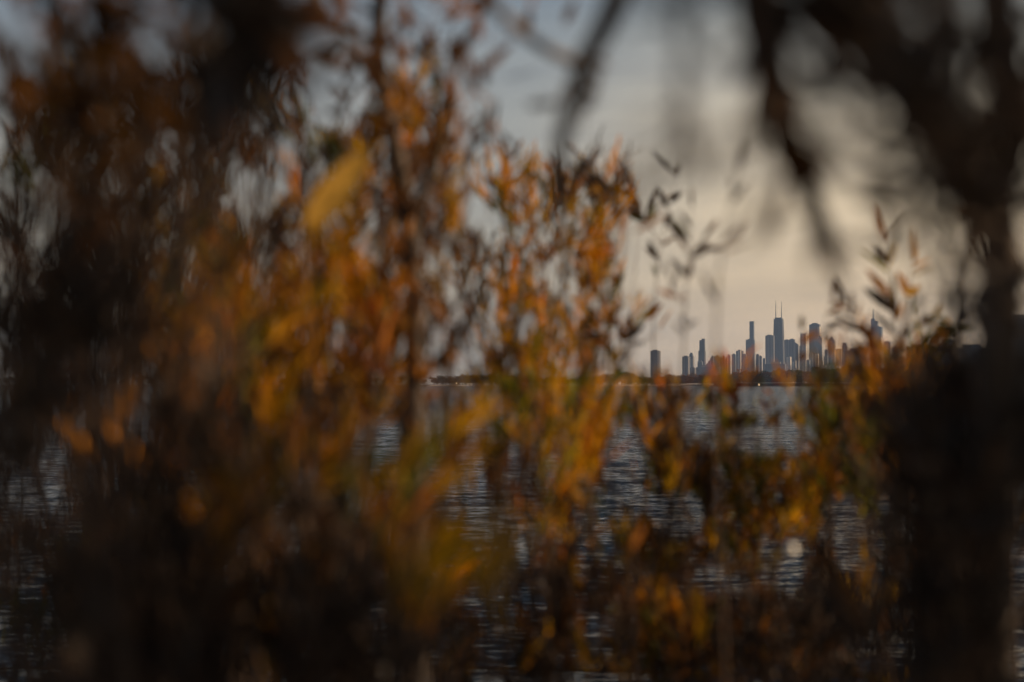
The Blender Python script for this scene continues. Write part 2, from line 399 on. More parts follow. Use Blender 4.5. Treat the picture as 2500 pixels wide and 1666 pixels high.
# profile of the treeline: (photo x, top y, kind)
prof = [(1020,923,'dark'),(1060,922,'dark'),(1080,919,'dark'),(1098,921,'rust'),(1115,919,'rust'),(1130,920,'rust'),(1146,920,'dark'),(1160,919,'dark'),(1178,922,'dark'),(1196,920,'dark'),(1212,918,'dark'),(1232,921,'dark'),(1255,920,'rust'),(1280,922,'olive'),(1305,920,'dark'),
 (1335,923,'rust'),(1350,925,'rust'),(1368,922,'rust'),(1388,926,'rust'),(1405,924,'olive'),(1425,920,'dark'),(1445,921,'rust'),(1462,919,'rust'),(1482,918,'rust'),(1500,915,'rust'),(1518,912,'dark'),(1534,914,'dark'),(1548,918,'rust'),(1564,923,'dark'),(1580,921,'rust'),(1598,922,'rust'),
 (1618,920,'rust'),(1636,917,'rust'),(1652,917,'rust'),(1670,918,'rust'),(1686,917,'rust'),(1702,917,'rust'),(1716,919,'rust'),(1730,921,'dark'),(1745,917,'olive'),(1762,914,'olive'),(1780,913,'dark'),(1798,912,'rust'),(1816,910,'rust'),(1834,909,'dark'),(1850,908,'dark'),(1866,908,'rust'),(1880,909,'rust'),(1896,907,'rust'),(1910,908,'rust'),
 (1925,910,'dark'),(1940,907,'olive'),(1956,906,'olive'),(1972,909,'olive'),(1988,903,'olive'),(2002,900,'olive'),(2016,906,'dark'),(2032,908,'dark'),(2048,907,'olive'),(2062,905,'dark'),(2076,901,'dark'),(2092,899,'dark'),(2108,902,'dark'),(2124,906,'dark'),(2140,908,'dark'),(2156,906,'dark'),(2172,904,'dark'),(2188,899,'dark'),(2204,903,'dark'),(2222,900,'rust'),(2240,898,'dark'),(2260,899,'dark'),(2280,900,'dark'),(2300,898,'dark'),(2320,899,'dark'),(2345,898,'dark'),(2370,900,'dark'),(2400,899,'dark'),(2430,898,'dark'),(2460,900,'dark'),(2490,899,'dark')]
prof = [(x, 921 + (x * 7 % 5), ('dark', 'rust', 'dark', 'olive')[(x // 32) % 4]) for x in range(-300, 1010, 32)] + prof
for i, (s, top, kind) in enumerate(prof):
    place_tree(kind, s, top, D1 + 25 + random.uniform(0, 15), 1.25)
    if s > 1040: place_tree(random.choice([kind, kind, 'dark']), s + 8, top + random.uniform(1, 4), D1 + 55 + random.uniform(0, 20), 1.3)
    if i % 2: place_tree(kind, s + random.uniform(-6, 6), 929 + random.uniform(-3, 3), D1 + 14, 1.7)

# ------------------------------------------------------------------ skyline
def facade(name, dark, light, fh=3.9, fw=4.5, rough=0.35):
    """Rows of window bands between spandrels, laid out in metres on the wall itself."""
    m, n, l, b = material(name)
    tcn = n.new('ShaderNodeTexCoord'); sp = n.new('ShaderNodeSeparateXYZ'); l.new(tcn.outputs['Object'], sp.inputs[0])
    def frac(sock, per, cut):
        a = n.new('ShaderNodeMath'); a.operation = 'DIVIDE'; l.new(sock, a.inputs[0]); a.inputs[1].default_value = per
        f = n.new('ShaderNodeMath'); f.operation = 'FRACT'; l.new(a.outputs[0], f.inputs[0])
        g = n.new('ShaderNodeMath'); g.operation = 'GREATER_THAN'; l.new(f.outputs[0], g.inputs[0]); g.inputs[1].default_value = cut
        return g.outputs[0]
    ad = n.new('ShaderNodeMath'); ad.operation = 'ADD'; l.new(sp.outputs['X'], ad.inputs[0]); l.new(sp.outputs['Y'], ad.inputs[1])
    hx = frac(ad.outputs[0], fw, 0.35); hz = frac(sp.outputs['Z'], fh, 0.3)
    mn = n.new('ShaderNodeMath'); mn.operation = 'MULTIPLY'; l.new(hx, mn.inputs[0]); l.new(hz, mn.inputs[1])
    # broad vertical bays
    bay = frac(ad.outputs[0], fw * 3.2, 0.5)
    mx0 = n.new('ShaderNodeMix'); mx0.data_type = 'RGBA'; mx0.inputs[6].default_value = (*light, 1); mx0.inputs[7].default_value = (*[c * 0.6 for c in light], 1)
    l.new(bay, mx0.inputs[0])
    mx = n.new('ShaderNodeMix'); mx.data_type = 'RGBA'; l.new(mn.outputs[0], mx.inputs[0])
    l.new(mx0.outputs[2], mx.inputs[6]); mx.inputs[7].default_value = (*dark, 1)
    l.new(mx.outputs[2], b.inputs['Base Color'])
    mr = n.new('ShaderNodeMapRange'); l.new(mn.outputs[0], mr.inputs[0]); mr.inputs['To Min'].default_value = 0.8; mr.inputs['To Max'].default_value = rough
    l.new(mr.outputs[0], b.inputs['Roughness'])
    return m
FM = {'black': facade('black_steel_facade', (0.02,0.022,0.028), (0.035,0.033,0.035)),
      'glass': facade('blue_glass_facade', (0.03,0.04,0.055), (0.08,0.09,0.10), 4, 3),
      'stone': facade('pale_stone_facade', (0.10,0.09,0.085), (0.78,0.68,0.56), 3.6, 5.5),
      'brick': facade('brown_brick_facade', (0.025,0.022,0.025), (0.11,0.09,0.08), 3.4, 5),
      'conc': facade('grey_concrete_facade', (0.03,0.032,0.038), (0.24,0.21,0.19), 3.2, 6)}
ROT = R(-25)        # the street grid stands a little turned, so a slice of each west wall shows
def tower(name, label, x0, x1, top, D, mat, depth=0.8, extras=None, crown=None, taper=0.0, rot=ROT, cat='building'):
    """x0, x1, top in photo pixels; returns the root Empty; local units metres."""
    k = D / FPX
    Wp = (x1 - x0) * k
    c, s = math.cos(abs(rot)), math.sin(abs(rot))
    W = Wp / (c + depth * s); dd = W * depth
    H = (938.7 - top) * k + CAM_H - 1.0
    cx = (x0 + x1) / 2
    o = empty(name, (shx(cx, D), D, 1.0)); o.rotation_euler = (0, 0, rot)
    mb = MB()
    if crown == 'chamfer':
        q = W * 0.16
        mb.prism([(-W/2+q,-dd/2),(W/2-q,-dd/2),(W/2,-dd/2+q),(W/2,dd/2-q),(W/2-q,dd/2),(-W/2+q,dd/2),(-W/2,dd/2-q),(-W/2,-dd/2+q)], 0, H)
    else:
        mb.box(-W/2, W/2, -dd/2, dd/2, 0, H, taper * W, taper * dd)
    mb.build('wall', FM[mat], o)
    tw = W * (1 - 2 * taper); td = dd * (1 - 2 * taper)
    def part(nm, fn, m_=None):
        b_ = MB(); fn(b_); b_.build(nm, m_ or FM[mat], o)
    if crown == 'pyramid': part('roof', lambda b_: b_.box(-tw/2, tw/2, -td/2, td/2, H+.05, H + tw*0.75, tw*0.49, td*0.49), CONC)
    elif crown == 'spikes':
        def f(b_):
            for ix in (-1, -0.33, 0.33, 1):
                for iy in (-1, 1): b_.box(ix*tw*0.44-1.6, ix*tw*0.44+1.6, iy*td*0.44-1.6, iy*td*0.44+1.6, H+.05, H+9, 1.2, 1.2)
        part('pinnacles', f, CONC)
    elif crown == 'dome':
        def f(b_):
            P = [(math.cos(a)*tw*0.5, math.sin(a)*td*0.5) for a in np.linspace(0, 2*math.pi, 13)[:-1]]
            b_.prism(P, H+.05, H+tw*0.22, 0.86); b_.prism([(x*0.86, y*0.86) for x, y in P], H+tw*0.22+.05, H+tw*0.4, 0.5)
        part('dome', f)
    else:
        part('penthouse', lambda b_: b_.box(-tw*0.28, tw*0.25, -td*0.25, td*0.25, H+.05, H + max(3.5, 0.10*W)), CONC)
    if extras: extras(o, k, W, dd, H, part)
    tag(o, label, cat)
    return o

DC = 8250.0
G = 'towers of the far skyline'
# lone dark tower
tower('apartment_tower', 'lone dark broad tower standing left of the skyline', 1586.6, 1614.8, 857, 5200, 'brick', 0.8, crown='chamfer')
o = tower('apartment_tower', 'square grey apartment block left of the round-topped tower', 1665.6, 1684, 871, 6400, 'conc', 0.6)
def round_top(o, k, W, dd, H, part):
    def f(b_):
        n = 12; P = [(math.cos(a)*W*0.5, math.sin(a)*W*0.5) for a in np.linspace(0, 2*math.pi, n+1)[:-1]]
        b_.prism(P, H+.05, H+5*k, 0.8); b_.prism([(x*.8, y*.8) for x, y in P], H+5*k+.05, H+8.5*k, 0.45)
    part('drum', f, FM['glass'])
    part('painted_sun_bay', lambda b_: (b_.box(-W*0.18, -W*0.02, -dd/2-0.9, -dd/2-.05, H*0.45, H*0.97), b_.box(W*0.2, W*0.34, -dd/2-0.9, -dd/2-.05, H*0.4, H*0.9)), FM['stone'])  # pale facade boxes painted in for sunlit facets
tower('apartment_tower', 'slim tower with rounded top and bays coloured as sunlit beside the square grey block', 1681, 1695.4, 870, 6500, 'conc', 0.8, crown='none', extras=round_top)
tower('apartment_block', 'low grey block stepping down right of the round-topped tower', 1684, 1699.5, 898, 6300, 'conc', 0.8)
def steps4(o, k, W, dd, H, part):
    part('upper_wall', lambda b_: b_.box(-W*0.36, W*0.46, -dd*0.42, dd*0.42, H+.05, H+26*k, W*0.02, 0))
    part('crown', lambda b_: b_.box(W*0.02, W*0.44, -dd*0.4, dd*0.4, H+26*k+.05, H+29.5*k))
tower('skyscraper', 'tall slim dark stepped tower left of the low jagged row', 1705, 1723.5, 857, 7300, 'black', 0.7, crown='none', extras=steps4)
tower('apartment_block', 'grey block at the foot of the slim dark stepped tower', 1703, 1717, 883, 7000, 'glass', 0.7)
low = [(1724.5,1731,889,'conc'),(1729,1735.5,882,'glass'),(1734,1740,875,'brick'),(1737,1742.5,870,'brick'),(1742.5,1748,871,'conc'),(1746,1757.5,869,'brick'),(1757.5,1764,873,'conc'),(1764,1770,870.5,'brick'),(1771,1777,875,'conc'),(1776,1784,869.5,'glass'),(1786.6,1797.6,865.6,'glass'),(1801,1810,856,'stone')]
for i, (a, b2, t, mm) in enumerate(low):
    tower('apartment_block', {'conc':'grey','glass':'blue glass','brick':'brown brick','stone':'pale stone'}[mm] + ' mid-rise block, %s from the left in the jagged row' % ('first second third fourth fifth sixth seventh eighth ninth tenth eleventh twelfth'.split()[i]), a, b2, t, 7600 + 40 * ((i * 7) % 5), mm, 0.7, crown=('pyramid' if i in (9,) else None))
tower('apartment_tower', 'broad striped grey tower just left of the two-step tall tower', 1797, 1816.4, 857, 7900, 'conc', 0.6)
tower('apartment_block', 'blue glass block tucked under the two-step tall tower', 1810, 1824, 866, 7700, 'glass', 0.6)
def twostep(o, k, W, dd, H, part):
    part('shaft', lambda b_: b_.box(-W*0.06, W*0.42, -dd*0.4, dd*0.4, H+.05, H+45*k))
    part('setback', lambda b_: b_.box(W*0.30, W*0.505, -dd*0.52, -dd*0.2, 0, H-20*k))
tower('skyscraper', 'tall two-step blue-grey tower with a slender shaft, left of the antenna tower', 1821, 1844.3, 830, 8600, 'glass', 0.5, crown='none', extras=twostep)
tower('apartment_block', 'brown mid-rise right of the two-step tall tower', 1845.5, 1854.5, 866, 7700, 'brick', 0.8)
tower('apartment_block', 'second brown mid-rise between two-step tower and the antenna tower', 1854, 1861, 870, 7750, 'brick', 0.8)
tower('apartment_block', 'low grey block at the left foot of the broad slab', 1862, 1870, 876, 7650, 'conc', 0.8)
tower('office_tower', 'broad flat-topped slab directly left of the antenna tower', 1869, 1891, 819.7, 8150, 'conc', 0.35)
def hancock(o, k, W, dd, H, part):
    part('roof_house', lambda b_: b_.box(-9.5*k*0.86, 9.5*k*0.86, -7*k*.8, 7*k*.8, H+.05, H+3.4*k))
    for sx, hh in ((-7.1, 42), (7.1, 39)):
        def f(b_, sx=sx, hh=hh):
            z = H + 3.4*k
            b_.tube([(sx*k,0,z+.05),(sx*k,0,z+hh*k*0.32),(sx*k,0,z+hh*k*0.34),(sx*k,0,z+hh*k*0.66),(sx*k,0,z+hh*k*0.68),(sx*k,0,z+hh*k)], [2.3,2.3,1.7,1.7,1.1,0.8], 6)
        part('antenna', f, METAL)
    def br(b_):
        Hn = 5
        for j in range(Hn):
            z0, z1 = H*j/Hn, H*(j+1)/Hn
            w0 = W/2 - 0.145*W*j/Hn; w1 = W/2 - 0.145*W*(j+1)/Hn
            y0 = -dd/2 + 0.145*dd*j/Hn; y1 = -dd/2 + 0.145*dd*(j+1)/Hn
            for sg in (-1, 1):
                b_.tube([(sg*w0, y0-.7, z0), (-sg*w1, y1-.7, z1)], 0.9, 4)
    part('cross_bracing', br, METAL)
tower('skyscraper', 'tallest tapering black tower with two thin antennas', 1884.5, 1919, 779.4, DC, 'black', 0.62, taper=0.145, crown='none', extras=hancock)
tower('office_tower', 'flat-topped grey tower touching the antenna tower on its right', 1914, 1930, 830.7, 8350, 'conc', 0.6)
tower('office_tower', 'dark brown tower second to the right of the antenna tower', 1927.5, 1942, 828.8, 8100, 'brick', 0.6)
def slope(o, k, W, dd, H, part):
    part('sloping_roof', lambda b_: b_.add([(-W/2,-dd/2,H+.05),(W/2,-dd/2,H+.05),(W/2,dd/2,H+.05),(-W/2,dd/2,H+.05),(-W/2,-dd/2,H+7*k),(-W/2,dd/2,H+7*k)], [(0,3,2,1),(0,1,4),(1,2,5,4),(2,3,5),(3,0,4,5)]))
tower('office_tower', 'brown tower with a roof sloping down to the right', 1940, 1950.5, 842, 8050, 'brick', 0.6, crown='none', extras=slope)
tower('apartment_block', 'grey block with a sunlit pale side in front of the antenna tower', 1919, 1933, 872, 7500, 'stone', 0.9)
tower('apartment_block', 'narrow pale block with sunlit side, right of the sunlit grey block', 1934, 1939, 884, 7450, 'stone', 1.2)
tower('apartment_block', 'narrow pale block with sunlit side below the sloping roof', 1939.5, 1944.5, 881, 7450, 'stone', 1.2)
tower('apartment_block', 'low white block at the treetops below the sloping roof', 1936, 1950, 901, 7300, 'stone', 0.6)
def spikes_side(o, k, W, dd, H, part):
    part('wing', lambda b_: b_.box(-W*0.72, -W*0.5-.05, -dd*0.3, dd*0.3, 0, H-29*k))
tower('skyscraper', 'pale tower with small pinnacles on its crown', 1954, 1971, 816, 8500, 'stone', 0.75, crown='spikes', extras=spikes_side)
tower('apartment_block', 'low grey block right at the foot of the pinnacled tower', 1968.6, 1979, 880, 7500, 'conc', 0.9)
def domed(o, k, W, dd, H, part):
    part('dome', lambda b_: (b_.prism([(math.cos(a)*9.3*k, math.sin(a)*6*k) for a in np.linspace(0, 2*math.pi, 13)[:-1]], H+.05, H+2.4*k, 0.85), b_.prism([(math.cos(a)*7.6*k, math.sin(a)*5*k) for a in np.linspace(0, 2*math.pi, 13)[:-1]], H+2.4*k+.05, H+3.7*k, 0.6)))
    part('painted_sun_edge', lambda b_: b_.box(W*0.36, W*0.5+.8, -dd/2-.8, dd/2+.8, 0, H-6*k), FM['stone'])  # pale edge puts sunlight on the right side into the colour
tower('skyscraper', 'massive dark tower with a shallow domed top', 1976, 2004.5, 792.5, 8400, 'brick', 0.55, crown='none', extras=domed)
tower('skyscraper', 'blue-grey tower with a small pyramid roof right of the domed tower', 1996, 2008.5, 826, 8000, 'glass', 0.8, crown='pyramid')
tower('apartment_block', 'grey block in front of the domed tower, at its left foot', 1974.5, 1986, 864, 7600, 'conc', 0.8)
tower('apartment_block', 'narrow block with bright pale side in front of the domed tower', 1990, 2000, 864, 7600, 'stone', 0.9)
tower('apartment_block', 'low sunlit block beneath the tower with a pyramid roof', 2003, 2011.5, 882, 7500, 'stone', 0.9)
tower('apartment_block', 'slim blue block left of the pointed tower', 2013.5, 2022.5, 855, 7900, 'glass', 0.8)
tower('apartment_block', 'low grey block in front of the pointed tower', 2011, 2023, 870, 7700, 'conc', 0.8)
def pointed(o, k, W, dd, H, part):
    part('spire_roof', lambda b_: b_.box(-W/2, W/2, -dd/2, dd/2, H+.05, H+12.5*k, W*0.46, dd*0.46))
tower('skyscraper', 'dark tower with a pointed diamond roof', 2021, 2041, 834, 8300, 'brick', 0.7, crown='none', extras=pointed)
tower('office_block', 'dark flat block between the pointed tower and the tapered tower', 2040, 2056, 853, 8000, 'black', 0.6)
def tapered(o, k, W, dd, H, part):
    part('tapered_crown', lambda b_: b_.box(-W/2, W/2, -dd/2, dd/2, H+.05, H+16*k, W*0.16, dd*0.16))
tower('skyscraper', 'slim dark tower narrowing at its top, right of the pointed tower', 2055.5, 2070.5, 853, 8200, 'glass', 0.7, crown='none', extras=tapered)
def bits(o, k, W, dd, H, part):
    for a, b2, h in ((0.28, 0.38, 4.5), (0.52, 0.6, 4), (0.66, 0.97, 2.6)):
        part('plant_room', lambda b_, a=a, b2=b2, h=h: b_.box((a-.5)*W, (b2-.5)*W, -dd*0.3, dd*0.3, H+.05, H+h*k), FM['black'])
tower('office_block', 'long dark low slab with rooftop plant rooms left of the triple-step tower', 2063, 2119, 856, 5600, 'black', 0.3, crown='none', extras=bits)
def willis(o, k, W, dd, H, part):
    part('middle_tube', lambda b_: b_.box(-W*0.5, W*0.10, -dd*0.45, dd*0.45, H+.05, H+14.5*k))
    part('upper_tube', lambda b_: b_.box(-W*0.5, -W*0.17, -dd*0.4, dd*0.4, H+14.5*k+.05, H+20*k))
    for sx in (-0.36, -0.28): part('antenna', lambda b_, sx=sx: b_.tube([(sx*W,0,H+20*k+.05),(sx*W,0,H+33*k),(sx*W,0,H+44*k)], [2.4,1.6,0.8], 6), METAL)
    part('painted_sun_edge', lambda b_: b_.box(W*0.44, W*0.5+.9, -dd/2-.9, dd/2+.9, 0, H-26*k), FM['stone'])  # pale strip painted in for sun striking the right edge
tower('skyscraper', 'very tall dark triple-step tower with thin antennas', 2126, 2156.5, 798.5, 9800, 'black', 0.7, crown='none', extras=willis)
tower('office_tower', 'blue-grey tower at the right flank of the triple-step tower', 2158, 2176, 835, 8000, 'glass', 0.7)
def glintwin(o, k, W, dd, H, part):
    part('window_glints', lambda b_: [b_.box((-.35+.24*i)*W, (-.17+.24*i)*W, -dd/2-1.2, -dd/2-.05, H-7*k, H-1.5*k) for i in range(3)], GLOW)  # emissive boxes stand in for glints on the window panes
tower('apartment_block', 'grey block with three bright painted window glints under its roof', 2159, 2174, 867, 7400, 'conc', 0.7, extras=glintwin)
tower('apartment_tower', 'slim dark tower behind the block with the painted window glints', 2178, 2194, 848, 7900, 'brick', 0.7)
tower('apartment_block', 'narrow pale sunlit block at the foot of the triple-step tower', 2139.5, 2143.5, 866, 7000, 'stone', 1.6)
tower('apartment_block', 'brown block among blurred leaves right of the slim dark tower', 2194, 2212, 872, 7300, 'brick', 0.7)
tower('office_block', 'wide dark flat-topped block with a rooftop hut, right of the brown block', 2213.6, 2269, 846.6, 5200, 'black', 0.35)
tower('apartment_block', 'low dark block right of the wide flat-topped block', 2267, 2291, 855, 5400, 'brick', 0.5)
tower('apartment_tower', 'dark stepped block, lower left neighbour of the far right tower block', 2289, 2302, 840, 5500, 'brick', 0.7)
tower('apartment_tower', 'dark tower block with pale bays beside the near black trunk', 2300, 2334, 831, 5500, 'brick', 0.5)
tower('apartment_block', 'dark block hidden behind the near trunk', 2330, 2420, 850, 5300, 'brick', 0.4)
tower('apartment_tower', 'big black flat-topped building at the right edge of the photo', 2438, 2540, 778.5, 2700, 'black', 0.5, rot=R(-4))
tower('apartment_block', 'long low grey block behind the treetops under the antenna tower', 1868, 1919, 889, 7200, 'glass', 0.25)
tower('apartment_block', 'low grey block behind the trees left of the stepped tower', 1700, 1760, 897, 6900, 'glass', 0.3)
tower('apartment_block', 'low pale block behind the trees between domed and pointed towers', 2004, 2052, 893, 7100, 'stone', 0.3)

# ------------------------------------------------------------------ shrubs on the near bank
# openings through the leaves where sky or water shows: (x, y, rx, ry) in the 2353 px view
GAPS = [(170,1020,62,66),(285,980,60,120),(1808,1272,62,34),(1740,1010,60,40),(770,215,75,90),(585,440,60,55),(1137,525,34,42),(1292,635,38,62),(1290,500,26,30),(1080,480,20,24),(1060,825,48,36),(1050,700,22,40),(1235,300,40,60),(900,60,30,60),
        (1105,60,32,60),(215,840,40,55),(228,1130,48,85),(70,1130,45,60),(215,935,28,34),(850,1015,45,55),(1110,1195,50,55),(1430,1060,48,85),(1210,735,26,24),(1200,765,22,30),(430,25,80,40),
        (20,150,60,60),(1150,1400,40,60),(1560,1180,60,60),(1440,1150,55,50),(1650,1340,70,36),(1960,1240,50,90),(1750,920,80,36),(1830,1010,50,40),(2020,1500,60,50),(1140,1490,50,40),(2325,1300,50,260),
        (1500,600,70,80),(1180,850,20,14),(1560,700,60,60),(700,1090,30,40),(1640,600,60,120),(1500,790,60,60),(1800,1268,55,30),(1800,1320,60,40),(1720,1000,60,30),(1600,970,50,36),(1930,1180,40,50),(1380,1450,40,40)]
def lanceolate(P, T, N, L, Wd, bend, fold):
    """n leaves: P base, T direction, N normal, L length, Wd half width -> verts (n,11,3)."""
    S = np.cross(T, N); S /= np.linalg.norm(S, axis=1)[:, None]
    ts = np.array([0.0, 0.22, 0.5, 0.78, 1.0]); ws = np.array([0.12, 0.8, 1.0, 0.62, 0.03])
    out = []
    for t, w in zip(ts, ws):
        c = P + T * (L * t)[:, None] + N * (bend * L * t * t)[:, None]
        out += [c - S * (Wd * w)[:, None] + N * (fold * Wd * w)[:, None], c, c + S * (Wd * w)[:, None] + N * (fold * Wd * w)[:, None]]
    return np.stack(out, 1)
LF = [(3*i + j, 3*i + j + 1, 3*i + j + 4, 3*i + j + 3) for i in range(4) for j in range(2)]
def unit(a): return a / np.maximum(np.linalg.norm(a, axis=-1, keepdims=True), 1e-9)

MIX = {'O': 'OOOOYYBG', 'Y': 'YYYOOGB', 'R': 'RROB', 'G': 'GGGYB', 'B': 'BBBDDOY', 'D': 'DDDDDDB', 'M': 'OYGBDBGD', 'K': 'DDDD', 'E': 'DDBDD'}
def shrub(name, label, root, clusters, cat='shrub', group=None, leafL=0.054, leafW=0.0030, twigL=0.12, stem_r=0.0045, sparse=False, seed=0, prune=0.93, bark=None, upright=1.0, root_z=None):
    """root = (view x, depth); clusters = (x, y, rx, ry, extra depth, cover, palette)."""
    g = np.random.default_rng(1000 + seed)
    rx_, d0 = root
    base = at(rx_, 1800, d0); base.z = bank_z(base.x, base.y) - 0.03 if root_z is None else root_z
    o = empty(name, base)
    tag(o, label, cat, group)
    stem = MB(); bl = Vector(base)
    B = {k: [] for k in KEYS}; MT = {k: [] for k in KEYS}
    for (cx, cy, rx, ry, dd, cover, pal) in clusters:
        d = d0 + dd
        ppx = 3594.0 / d                               # view pixels per metre
        c = at(cx, cy + ry * 0.5, d)
        # branch from the root to the cluster
        mid = base.lerp(c, 0.55) + Vector((g.normal(0, .13), g.normal(0, .1), 0.06 * (c.z - base.z)))
        path = [base.lerp(mid, t) * (1 - t) + mid.lerp(c, t) * t for t in np.linspace(0, 1, 9)]
        path = [p + Vector((g.normal(0, .006), g.normal(0, .006), 0)) for p in path]; path[0] = Vector(base)
        stem.tube([p - bl for p in path], [stem_r * (1 - 0.6 * i / 8) for i in range(9)], 5)
        leafpx = leafL * ppx * leafW * 2 * ppx * 0.45
        nl = int(max(6, cover * (1.0 if sparse else 2.6) * math.pi * rx * ry / leafpx)); nt = max(2, nl // 13)
        a = g.uniform(0, 2 * math.pi, nt); q = np.sqrt(g.uniform(0, 1, nt))
        tb = [at(cx + rx * q[i] * math.cos(a[i]), cy + ry * q[i] * math.sin(a[i]) + twigL * ppx * 0.45, d + g.normal(0, 0.09 * d ** 0.7)) for i in range(nt)]
        for i in range(nt):
            k = int(g.integers(4, 9)); src = path[k]
            if i < 22 and len(clusters) * nt < 900:
                m_ = src.lerp(tb[i], 0.5) + Vector((0, 0, -0.02))
                stem.tube([src - bl, m_ - bl, tb[i] - bl], [stem_r * .4, stem_r * .3, stem_r * .22], 4, False)
            L = twigL * g.uniform(0.6, 1.3)
            dirv = Vector((g.normal(0, .38) + 0.25 * math.copysign(1, g.normal()), g.normal(0, .35), upright)).normalized()
            pts = [tb[i] + dirv * (L * t) + Vector((0, 0, -0.12 * L * t * t)) for t in (0, .35, .7, 1)]
            stem.tube([p - bl for p in pts], [0.0016, 0.0013, 0.001, 0.0006], 3, False)
            n_l = int(g.integers(9, 17))
            ch = MIX[pal][int(g.integers(len(MIX[pal])))]
            tt = np.linspace(0.1, 1.0, n_l); P = np.array([list(tb[i] + dirv * (L * t) + Vector((0, 0, -0.12*L*t*t))) for t in tt])
            T0 = np.array(dirv); ang = np.arange(n_l) * 2.4 + g.uniform(0, 6)
            u = np.cross(T0, [0.3, 1, 0.1]); u /= np.linalg.norm(u); v = np.cross(T0, u)
            out = np.cos(ang)[:, None] * u + np.sin(ang)[:, None] * v
            sp = g.uniform(0.25, 0.75, n_l)[:, None] * (1.15 - 0.6 * tt[:, None])
            T = unit(T0 + out * sp + g.normal(0, .12, (n_l, 3)))
            N = unit(np.cross(np.cross(T, T0 + g.normal(0, .3, (n_l, 3))), T))
            Ls = leafL * g.uniform(0.6, 1.25, n_l); Ws = leafW * g.uniform(0.7, 1.3, n_l)
            LV = lanceolate(P, T, N, Ls, Ws, g.normal(0, .25, n_l), 0.25)
            x_, y_ = project(LV[:, 7, :])
            keep = np.ones(n_l, bool)
            for gx, gy, ga, gb in GAPS:
                keep &= ~((((x_ - gx) / ga) ** 2 + ((y_ - gy) / gb) ** 2 < 1) & (g.uniform(size=n_l) < prune))
            if keep.any(): B[ch].append(LV[keep])
    stem.build('stems', bark or TWIG, o)
    Vs = []; fm = []; mats = []
    for k in KEYS:
        if B[k]:
            X = np.concatenate(B[k]); Vs.append(X); fm += [len(mats)] * (len(X) * 8); mats.append(LM[k])
    X = np.concatenate(Vs); n = len(X)
    Fa = (np.array(LF)[None] + (np.arange(n) * 15)[:, None, None]).reshape(-1, 4)
    me = bpy.data.meshes.new('foliage'); VV = X.reshape(-1, 3) - np.array(base)
    me.vertices.add(len(VV)); me.vertices.foreach_set('co', VV.astype(np.float32).ravel())
    me.loops.add(Fa.size); me.loops.foreach_set('vertex_index', Fa.ravel().astype(np.int32))
    me.polygons.add(len(Fa)); me.polygons.foreach_set('loop_start', np.arange(0, Fa.size, 4, dtype=np.int32))
    for m_ in mats: me.materials.append(m_)
    me.polygons.foreach_set('material_index', np.array(fm, dtype=np.int32)); me.polygons.foreach_set('use_smooth', np.ones(len(Fa), bool))
    me.update(calc_edges=True); me.validate()
    f = bpy.data.objects.new('foliage', me); C.objects.link(f); f.parent = o
    return o, n

def bush(name, label, x0, x1, y0, y1, ztop, n, seed):
    """A dense unseen bush, added beyond the right edge of the frame to shade what stands left of it."""
    g = np.random.default_rng(seed)
    base = Vector(((x0+x1)/2, (y0+y1)/2, bank_z((x0+x1)/2, (y0+y1)/2) - .03))
    o = empty(name, base); tag(o, label, 'shrub')
    u = g.uniform(-1, 1, (n, 3)); 
    P = np.stack([(x0+x1)/2 + u[:,0]*(x1-x0)/2, (y0+y1)/2 + u[:,1]*(y1-y0)/2, base.z + .1 + (u[:,2]*.5+.5)*(ztop - base.z - .1 - .12*np.sin(5*u[:,0])*np.cos(4*u[:,1]) - .1)], 1)
    T = unit(g.normal(size=(n,3)) + [0,0,.8]); N = unit(np.cross(T, g.normal(size=(n,3))))
    X = lanceolate(P, T, N, .075*g.uniform(.7,1.3,n), .014*g.uniform(.7,1.3,n), g.normal(0,.2,n), .2) - np.array(base)
    F_ = (np.array(LF)[None] + (np.arange(n)*15)[:,None,None]).reshape(-1,4)
    mesh_obj('foliage', X.reshape(-1,3), F_, LM['D'], o, True)
    mb = MB()
    for k in range(9):
        q = Vector((g.uniform(x0,x1), g.uniform(y0,y1), ztop - .2)) - base
        mb.tube([(0,0,0), q*.5 + Vector((0,0,-.1)), q], [.02,.012,.005], 5)
    mb.build('stems', BARK, o)
tot = 0
bush('added_shade_bush', 'tall unseen bush added beyond the right edge to shade the near shrubs', 1.0, 2.3, .5, 1.85, 3.95, 9000, 31)  # added out of view to cast shade on the nearest plants
bush('added_shade_bush', 'lower unseen bush added behind the tall one to shade the low foliage', 1.75, 2.9, 2.6, 5.0, 2.9, 11000, 32)  # unseen, added to keep the lower foliage in shade
GR = 'autumn shrubs on the near bank'
